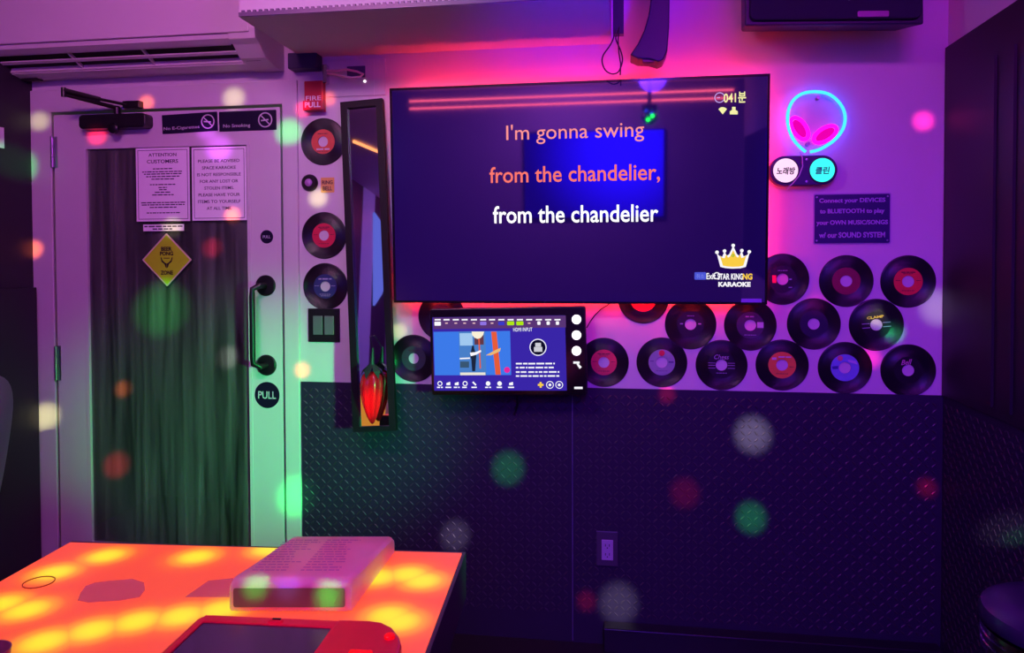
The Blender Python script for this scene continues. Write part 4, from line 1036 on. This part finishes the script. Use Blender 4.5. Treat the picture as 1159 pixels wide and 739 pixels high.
# ---------------------------------------------------------------- red handheld karaoke remote
RZ = TZ+.030
rTL, rTR = WZ(229, 692.5, RZ), WZ(420, 701, RZ)
rx = (rTR-rTL).normalized(); ry = V((-rx.y, rx.x, 0)); RW = (rTR-rTL).length
FR_ = Fr(V((rTL.x, rTL.y, TZ+.0012)), rx, ry)
rm = thing('karaoke_remote', 'red tablet shaped karaoke remote with a side grip on the table front', 'remote control', FR_.p(RW/2, -.1, 0))
M_rr = mat('red_rubber', (235, 22, 52), .3, noise=.05, nscale=40); M_rr2 = mat('red_button', (255, 20, 20), .25, emit=(255, 10, 10), es=.5)
gx = [FR_.px(x, y, .03) for x, y in ((395, 703), (432, 706), (447, 713), (454, 724), (452, 739))]
DR = .24
shell = rrect(0, RW, -DR, 0, .020)
MB().prism(FR_, shell, 0, .026).build('case', M_rr, rm, bevel=.005)
q = [FR_.px(x, y, .030) for x, y in ((418, 702), (432, 704), (444, 710), (452, 720), (454.5, 729), (452, 739), (446, 752), (430, 770))]
grip = [(RW-.055, q[0][1]-.002), q[0]]+q[1:]+[(RW-.06, q[-1][1]-.01)]
MB().prism(FR_, grip, .001, .031).build('grip', M_rr, rm, bevel=.005)
fin = .018
sx0, sx1 = .016, FR_.px(372, 716, .028)[0]
MB().prism(FR_, [(.012, -DR+.02), (sx1+.012, -DR+.02), (sx1+.012, -.012), (.012, -.012), (.012, -DR+.024), (sx0+.004, -DR+.024), (sx0+.004, -.034), (sx1, -.034), (sx1, -DR+.023), (.012, -DR+.023)], .026, .030).build('screen_frame', M_rr, rm, bevel=.002)
MB().box(FR_, sx0+.003, sx1+.001, -DR+.022, -.033, .0262, .0275).build('screen', mat('remote_screen', (58, 44, 66), .12, spec=.6), rm)
q = FR_.px(312, 703.5, .03)
MB().prism(FR_, rrect(q[0]-.013, q[0]+.013, q[1]-.006, q[1]+.006, .004), .0262, .033).build('latch', M_rr, rm, bevel=.002)
MB().box(FR_, q[0]-.006, q[0]+.008, q[1]+.0, q[1]+.004, .033, .0345).build('latch_tab', M_blackmetal, rm)
q = FR_.px(441, 719.5, .034); MB().lathe_prof(FR_, q[0], q[1], [(.0085, .031), (.0085, .035), (.006, .037), (0, .0375)], 24).build('round_button', M_rr2, rm, smooth=True)
q = FR_.px(408, 738, .034); MB().prism(FR_, rrect(q[0]-.018, q[0]+.018, q[1]-.010, q[1]+.007, .004), .031, .035).build('wide_button', M_rr2, rm, bevel=.002)
q0_ = FR_.px(377, 716, .0285); q1_ = FR_.px(352, 739, .0285)

# ---------------------------------------------------------------- stool at the near right, chair at the near left
sc_ = at(1218, 692, 1.36)
SZ = sc_.z; SR = .150
st = thing('bar_stool', 'round dark bar stool with chrome bands at the near corner of the room', 'stool', (sc_.x, sc_.y, 0))
Fsq = Fr((sc_.x, sc_.y, 0), (1, 0, 0), (0, 1, 0))
M_vin = mat('dark_violet_vinyl', (40, 28, 60), .28)
MB().lathe_prof(Fsq, 0, 0, [(SR*.92, SZ-.042), (SR, SZ-.036), (SR*1.02, SZ-.024), (SR*.98, SZ-.009), (SR*.86, SZ), (SR*.5, SZ+.006), (0, SZ+.008)], 56).build('seat_cushion', M_vin, st, smooth=True)
MB().lathe_prof(Fsq, 0, 0, [(SR*.9, SZ-0.042), (SR*.985, SZ-0.043), (SR*.985, SZ-0.052), (SR*.95, SZ-0.055), (SR*.985, SZ-0.058), (SR*.985, SZ-0.068), (SR*.95, SZ-0.071), (SR*.985, SZ-0.074), (SR*.985, SZ-0.087), (SR*.9, SZ-0.090)], 56).build('chrome_band', M_chrome, st, smooth=True)
MB().lathe_prof(Fsq, 0, 0, [(.03, .02), (.03, SZ-.092), (.08, SZ-.088)], 24).build('post', M_chrome, st, smooth=True)
MB().lathe_prof(Fsq, 0, 0, [(.20, .001), (.20, .008), (.16, .02), (.05, .035), (.03, .06)], 48).build('base', M_chrome, st, smooth=True)
fr = MB(); fr.ring(Fsq, 0, 0, .128, .142, .26, .274, 40); fr.build('foot_ring', M_chrome, st)
cc = at(-73, 535, 1.9)
chn = thing('chair', 'pale rounded chair back at the far side of the table, just inside the frame', 'chair', (cc.x-.15, cc.y, 0))
M_ch = mat('grey_blue_plastic', (150, 145, 165), .4, noise=.03)
mb = MB(); nu, nv = 14, 14; vs = []; fs = []
for i in range(nu+1):
    for j in range(nv+1):
        s_, t_ = -1+2*i/nu, -1+2*j/nv
        k2 = math.sqrt(max(0, 1-.5*t_*t_)); k3 = math.sqrt(max(0, 1-.5*s_*s_))
        a, b_ = s_*k2, t_*k3
        vs.append(V((cc.x+.085+.05*b_-.09*a*a, cc.y+.23*a, cc.z+.25*b_)))
N = len(vs); vs2 = [v-V((.018, 0, 0)) for v in vs]
for i in range(nu):
    for j in range(nv):
        q = (i*(nv+1)+j, i*(nv+1)+j+1, (i+1)*(nv+1)+j+1, (i+1)*(nv+1)+j); fs.append(q); fs.append(tuple(N+x for x in q[::-1]))
edge = [i*(nv+1) for i in range(nu)]+[nu*(nv+1)+j for j in range(nv)]+[i*(nv+1)+nv for i in range(nu, 0, -1)]+[j for j in range(nv, 0, -1)]
for i in range(len(edge)): a, b_ = edge[i], edge[(i+1) % len(edge)]; fs.append((a, b_, N+b_, N+a))
mb.add(vs+vs2, fs); mb.build('backrest', M_ch, chn, smooth=True)
Fc = Fr((cc.x-.14, cc.y, 0), (1, 0, 0), (0, 1, 0))
MB().lathe_prof(Fc, 0, 0, [(.17, .43), (.20, .45), (.20, .47), (.16, .475), (0, .465)], 40).build('seat', M_ch, chn, smooth=True)
for sx in (-.13, .13):
    for sy2 in (-.13, .13): MB().tube([Fc.p(sx*.8, sy2*.8, .435), Fc.p(sx*1.15, sy2*1.15, .002)], [.014, .010]).build('leg', M_blackmetal, chn)
MB().tube([Fc.p(.17, -.05, .45), Fc.p(.195, -.05, .55), V((cc.x+.05, cc.y-.05, cc.z-.15))], .012).build('back_post', M_blackmetal, chn)
MB().tube([Fc.p(.17, .05, .45), Fc.p(.195, .05, .55), V((cc.x+.05, cc.y+.05, cc.z-.15))], .012).build('back_post', M_blackmetal, chn)

# card on the dark left wall
p = WX(1, 154, XL+.004)
q0 = FLW.uv(WX(-12, 141, XL+.004)); q1 = FLW.uv(WX(5, 168, XL+.004))
o = MB().box(FLW, q0[0], q1[0], q1[1], q0[1], .0005, .004).build('wall_card', M_paper, None, loc=FLW.p(q1[0], q1[1], 0))
tag(o, 'pale card fixed to the dark side wall beyond the door', 'card')

exec_lights = True
# ---------------------------------------------------------------- lamps of the room and added lights
# violet light panel on the rear wall
def lamp_box(name, label, cat, F, u0, u1, v0, v1, m, dep=.03):
    t = thing(name, label, cat, F.p((u0+u1)/2, v0, 0))
    MB().box(F, u0, u1, v0, v1, .002, dep).build('case', M_black, t)
    MB().box(F, u0+.012, u1-.012, v0+.012, v1-.012, dep+.0005, dep+.003).build('lit_face', m, t)
    return t
FRE = Fr((0, YB, 0), (-1, 0, 0), (0, 0, 1))     # rear wall, faces the photographed wall
def tvrear(px, py):
    q, d = mreflect(TF, px, py); s = (YB-q.y)/d.y; return FRE.uv(q+d*s)
ra = tvrear(592, 150); rb_ = tvrear(752, 246)
print('rear panel', ra, rb_)
pu0, pu1 = min(ra[0], rb_[0]), max(ra[0], rb_[0]); pv0, pv1 = min(ra[1], rb_[1]), min(max(ra[1], rb_[1]), ZC-.25)
hs_uv = tvrear(705, 165)
mpb = glow('panel_blue', (24, 8, 255), 9.0); nt = mpb.node_tree
g_ = nt.nodes.new('ShaderNodeNewGeometry'); vm = nt.nodes.new('ShaderNodeVectorMath'); vm.operation = 'DISTANCE'; vm.inputs[1].default_value = FRE.p(hs_uv[0], hs_uv[1], .03)
nt.links.new(g_.outputs['Position'], vm.inputs[0]); mr = nt.nodes.new('ShaderNodeMapRange'); mr.interpolation_type = 'SMOOTHSTEP'; mr.inputs['From Min'].default_value = .05; mr.inputs['From Max'].default_value = 1.0; mr.inputs['To Min'].default_value = 13; mr.inputs['To Max'].default_value = 1.2  # hot spot and falloff painted into the panel's emission
nt.links.new(vm.outputs['Value'], mr.inputs['Value']); nt.links.new(mr.outputs[0], [n for n in nt.nodes if n.type == 'EMISSION'][0].inputs['Strength'])
lamp_box('wall_lamp', 'wide blue wall lamp on the rear wall opposite the television', 'lamp', FRE, pu0, pu1, pv0, pv1, mpb)
# things the leaning mirror shows
def mleft(px, py): q, d = mreflect(MF, px, py); return q+d*((XL-q.x)/d.x)
def mrear(px, py): q, d = mreflect(MF, px, py); return FRE.uv(q+d*((YB-q.y)/d.y))
def mceil(px, py): q, d = mreflect(MF, px, py); return q+d*((ZC-q.z)/d.z)
ya, yb = mleft(407, 300).y, max(YB+.01, mleft(421, 300).y)
struct(MB().wbox(XL, XL+.004, min(ya, yb), max(ya, yb), 0, ZC).build('trim_8', mat('pale_pilaster', (150, 200, 180), .5)))
a_ = [FLW.uv(mleft(*q)) for q in ((400, 494), (440, 494), (440, 446), (400, 446))]
o = MB().prism(FLW, a_, .006, .03).build('amber_glow_panel', glow('amber_glow', (255, 165, 60), .95), None, loc=mleft(420, 490)); o.name = 'added_glow_panel'; tag(o, 'low amber glow panel added on the side wall for the foot of the mirror', 'lamp')  # added panel, its glow stands in for the lit table in the mirror
c0_, c1_ = mceil(400, 158), mceil(433, 172)
print('ceil strip', c0_, c1_)
o = MB().tube([V((c0_.x, c0_.y, ZC-.012)), V((c1_.x, c1_.y, ZC-.012))], .011).build('light_strip', glow('warm_strip', (255, 150, 90), 3.0), None, loc=(c0_.x, c0_.y, ZC-.012)); tag(o, 'short warm light strip on the ceiling, seen reflected in the narrow mirror', 'light strip')
o = MB().prism(FLW, [FLW.uv(mleft(*q)) for q in ((421.5, 240), (430, 252), (436, 270), (438, 293), (436, 315), (430, 333), (421.5, 346))], .002, .02).build('half_round_glow', glow('pale_blue_glow', (112, 122, 238), 1.1), None, loc=mleft(428, 340)); tag(o, 'glowing pale blue half disc added on the side wall for the mirror to reflect', 'lamp')  # glowing shape added to give the mirror its pale half disc
# pink cove strips along the rear and left top edges
M_cove = glow('cove_pink', (255, 90, 120), 16.0)
for z in (ZC-.10, ZC-.17):
    o = MB().wbox(XL+.3, XR-.1, YB+.0005, YB+.016, z, z+.012).build('light_strip', M_cove, None, loc=(0, YB, z)); tag(o, 'pink light strip along the top of the rear wall' if z > ZC-.15 else 'second pink light strip just below the top one on the rear wall', 'light strip')

# party light on the ceiling that throws the coloured spots
q_, d_ = mreflect(TF, 735, 133); PLB = q_+d_*((-3.7-q_.y)/d_.y); PL = PLB+V((0, .10, -.09))
pl = thing('party_light', 'party light with green and blue lamps hanging behind the camera', 'party light', (PLB.x, PLB.y, ZC))
MB().lathe_prof(Fr((PLB.x, PLB.y, PLB.z+.05), (1, 0, 0), (0, 1, 0)), 0, 0, [(.055, .0), (.06, .01), (.06, .05), (.016, .06), (.016, ZC-PLB.z-.05)], 32).build('base', M_black, pl, smooth=True)
MB().lathe_prof(Fr((PLB.x, PLB.y, PLB.z-.06), (1, 0, 0), (0, 1, 0)), 0, 0, [(0, .0), (.03, .008), (.06, .04), (.066, .07), (.05, .10), (.03, .109)], 32).build('lens_dome', mat('smoky_dome', (60, 60, 70), .1), pl, smooth=True)
for dx, dz, c_l in ((-.012, -.022, (20, 255, 60)), (.022, .006, (20, 255, 60)), (-.026, .048, (50, 60, 255)), (.016, .030, (50, 60, 255))):
    MB().lathe_prof(Fr((PLB.x+dx, PLB.y+.058, PLB.z+dz), (-1, 0, 0), (0, 0, 1)), 0, 0, [(.011, 0), (.011, .012), (.007, .017), (0, .018)], 20).build('lamp_lens', glow('party_lamp_%d' % c_l[0], c_l, 60.0 if c_l[1] == 255 else 10.0), pl)
COLS = dict(r=(1, .02, .06), o=(1, .16, .02), g=(.02, 1, .12), w=(1, .95, .9), y=(.95, .9, .35), p=(.7, .1, 1), m=(1, .02, .3), b=(.2, .1, 1))
def spot(px, py, c, r, e, pt=None, sq=1.0, src=None):
    tgt = pt or W(px, py, -.008 if py > 435 and px > 345 else 0)
    src = src or PL
    d = tgt-src; dist = d.length
    ld = bpy.data.lights.new('spot_beam', 'SPOT'); ld.color = COLS[c]; ld.shadow_soft_size = .012
    rad = r/(FPX/ (tgt-CAM).dot(fw))
    ld.spot_size = 2*math.atan(rad*1.05/dist); ld.spot_blend = 1.0
    ld.energy = e*dist*dist*34.0
    o = bpy.data.objects.new('spot_beam', ld); COL.objects.link(o); o.location = src
    o.rotation_euler = d.to_track_quat('-Z', 'Y').to_euler()
DOT = [(265, 112, 'y', 15, 1.2), (45, 138, 'y', 13, 1.0), (52, 472, 'y', 18, 1.6), (360, 224, 'y', 13, 1.4), (1062, 348, 'w', 24, .35), (852, 492, 'w', 24, 3.2), (575, 530, 'g', 22, 3.0), (775, 558, 'r', 20, 1.6),
       (850, 586, 'g', 20, 4.0), (1049, 552, 'r', 13, 3.0), (515, 606, 'w', 20, 1.6), (700, 683, 'w', 26, 1.8), (664, 680, 'r', 13, 2.6), (1045, 137, 'm', 13, 3.0), (755, 447, 'r', 11, 3.0),
       (342, 419, 'o', 10, 3.2), (139, 440, 'o', 11, 4.2), (132, 526, 'r', 17, 3.0), (38, 283, 'o', 12, 3.6), (166, 117, 'o', 9, 3.0), (110, 154, 'r', 12, 3.6), (240, 280, 'r', 13, 3.2), (263, 244, 'o', 10, 3.6),
       (183, 350, 'g', 36, 1.6), (258, 404, 'w', 15, 1.8), (327, 150, 'g', 18, 1.8), (335, 562, 'g', 26, 2.4), (343, 124, 'r', 8, 3.0), (234, 148, 'p', 14, 1.2), (248, 168, 'p', 18, 1.5), (195, 258, 'y', 13, 1.0),
       (1010, 375, 'g', 14, 1.6), (985, 405, 'm', 14, 1.6), (452, 375, 'y', 11, 1.0), (20, 190, 'g', 24, 1.5), (372, 112, 'o', 5, 2.0), (925, 345, 'm', 14, .6), (991, 358, 'y', 13, 1.0)]
for a in DOT: spot(*a)
p1 = WX(1140, 598, XR-.01); spot(0, 0, 'w', 22, 1.2, p1)
p2 = WX(1152, 607, XR-.01); spot(0, 0, 'g', 9, 3.0, p2)
spot(421, 462, 'r', 20, 1.6, W(421, 458, -.13))  # extra beam added to brighten the red chilli
spot(0, 0, 'r', 135, .32, WZ(330, 705, TZ+.03))  # wide red beam added to brighten the remote and binder
for x, y, c, e in ((290, 662, 'g', 2.2), (325, 664, 'b', 1.4), (370, 672, 'g', 3.2)): spot(0, 0, c, 17, e, WZ(x, y, TZ+.05))

# soft coloured room light
def area(loc, tgt, col, e, sx, sy=None):
    ld = bpy.data.lights.new('room_light', 'AREA'); ld.color = col; ld.energy = e; ld.size = sx; ld.shape = 'RECTANGLE'; ld.size_y = sy or sx
    o = bpy.data.objects.new('room_light', ld); COL.objects.link(o); o.location = loc; o.rotation_euler = (V(tgt)-V(loc)).to_track_quat('-Z', 'Y').to_euler()
    return o
area((.60, -2.1, 2.55), (.75, 0, 1.2), (.62, .02, .95), 15, .6, .12)            # violet, over the near right
area((-1.15, -1.75, 2.55), (-1.6, 0, 1.5), (1.0, .26, .76), 14, .5, .12)         # mauve, over the table
area((-.5, -3.7, 2.56), (-.7, YB, 1.6), (.55, .12, .95), 60, .8, .12)            # mauve, added to brighten the rear wall for the screen's reflection
def sp2(loc, tgt, col, e, ang, blend=1.0, soft=.1):
    ld = bpy.data.lights.new('stage_lamp', 'SPOT'); ld.color = col; ld.energy = e; ld.spot_size = ang; ld.spot_blend = blend; ld.shadow_soft_size = soft
    o = bpy.data.objects.new('stage_lamp', ld); COL.objects.link(o); o.location = loc; o.rotation_euler = (V(tgt)-V(loc)).to_track_quat('-Z', 'Y').to_euler()
sp2((.95, -1.9, 1.0), W(325, 480), (.02, 1, .20), 560, math.radians(24))
sp2((-.75, -1.9, 2.5), W(460, 330), (.72, 1.0, .92), 24, math.radians(62))       # pale wash on the wall between door and television
sp2((.6, -2.2, 1.25), W(670, -40, -.30), (.06, .0, 1), 270, math.radians(25))        # deep blue, up by the soffit     # green, low on the door's handle side
sp2((.2, -3.3, 2.45), W(900, 610), (.12, .02, 1), 210, math.radians(54))      # blue, low on the near right
# hallway glimmer behind the glass
ld = bpy.data.lights.new('hallway_lamp', 'POINT'); ld.energy = 1.6; ld.color = (.75, .85, .7); ld.shadow_soft_size = .1
o = bpy.data.objects.new('hallway_lamp', ld); COL.objects.link(o); o.location = ((dl+dr)/2+.25, .7, 1.9)

w = bpy.data.worlds.new('night'); sc.world = w; w.use_nodes = True
w.node_tree.nodes['Background'].inputs[0].default_value = (.006, .004, .012, 1); w.node_tree.nodes['Background'].inputs[1].default_value = .3
sc.view_settings.view_transform = 'Standard'; sc.view_settings.look = 'None'; sc.view_settings.exposure = 0; sc.view_settings.gamma = 1; sc.view_settings.use_curve_mapping = False
sc.cycles.use_denoising = True; sc.cycles.sample_clamp_indirect = 3.0; sc.cycles.max_bounces = 8
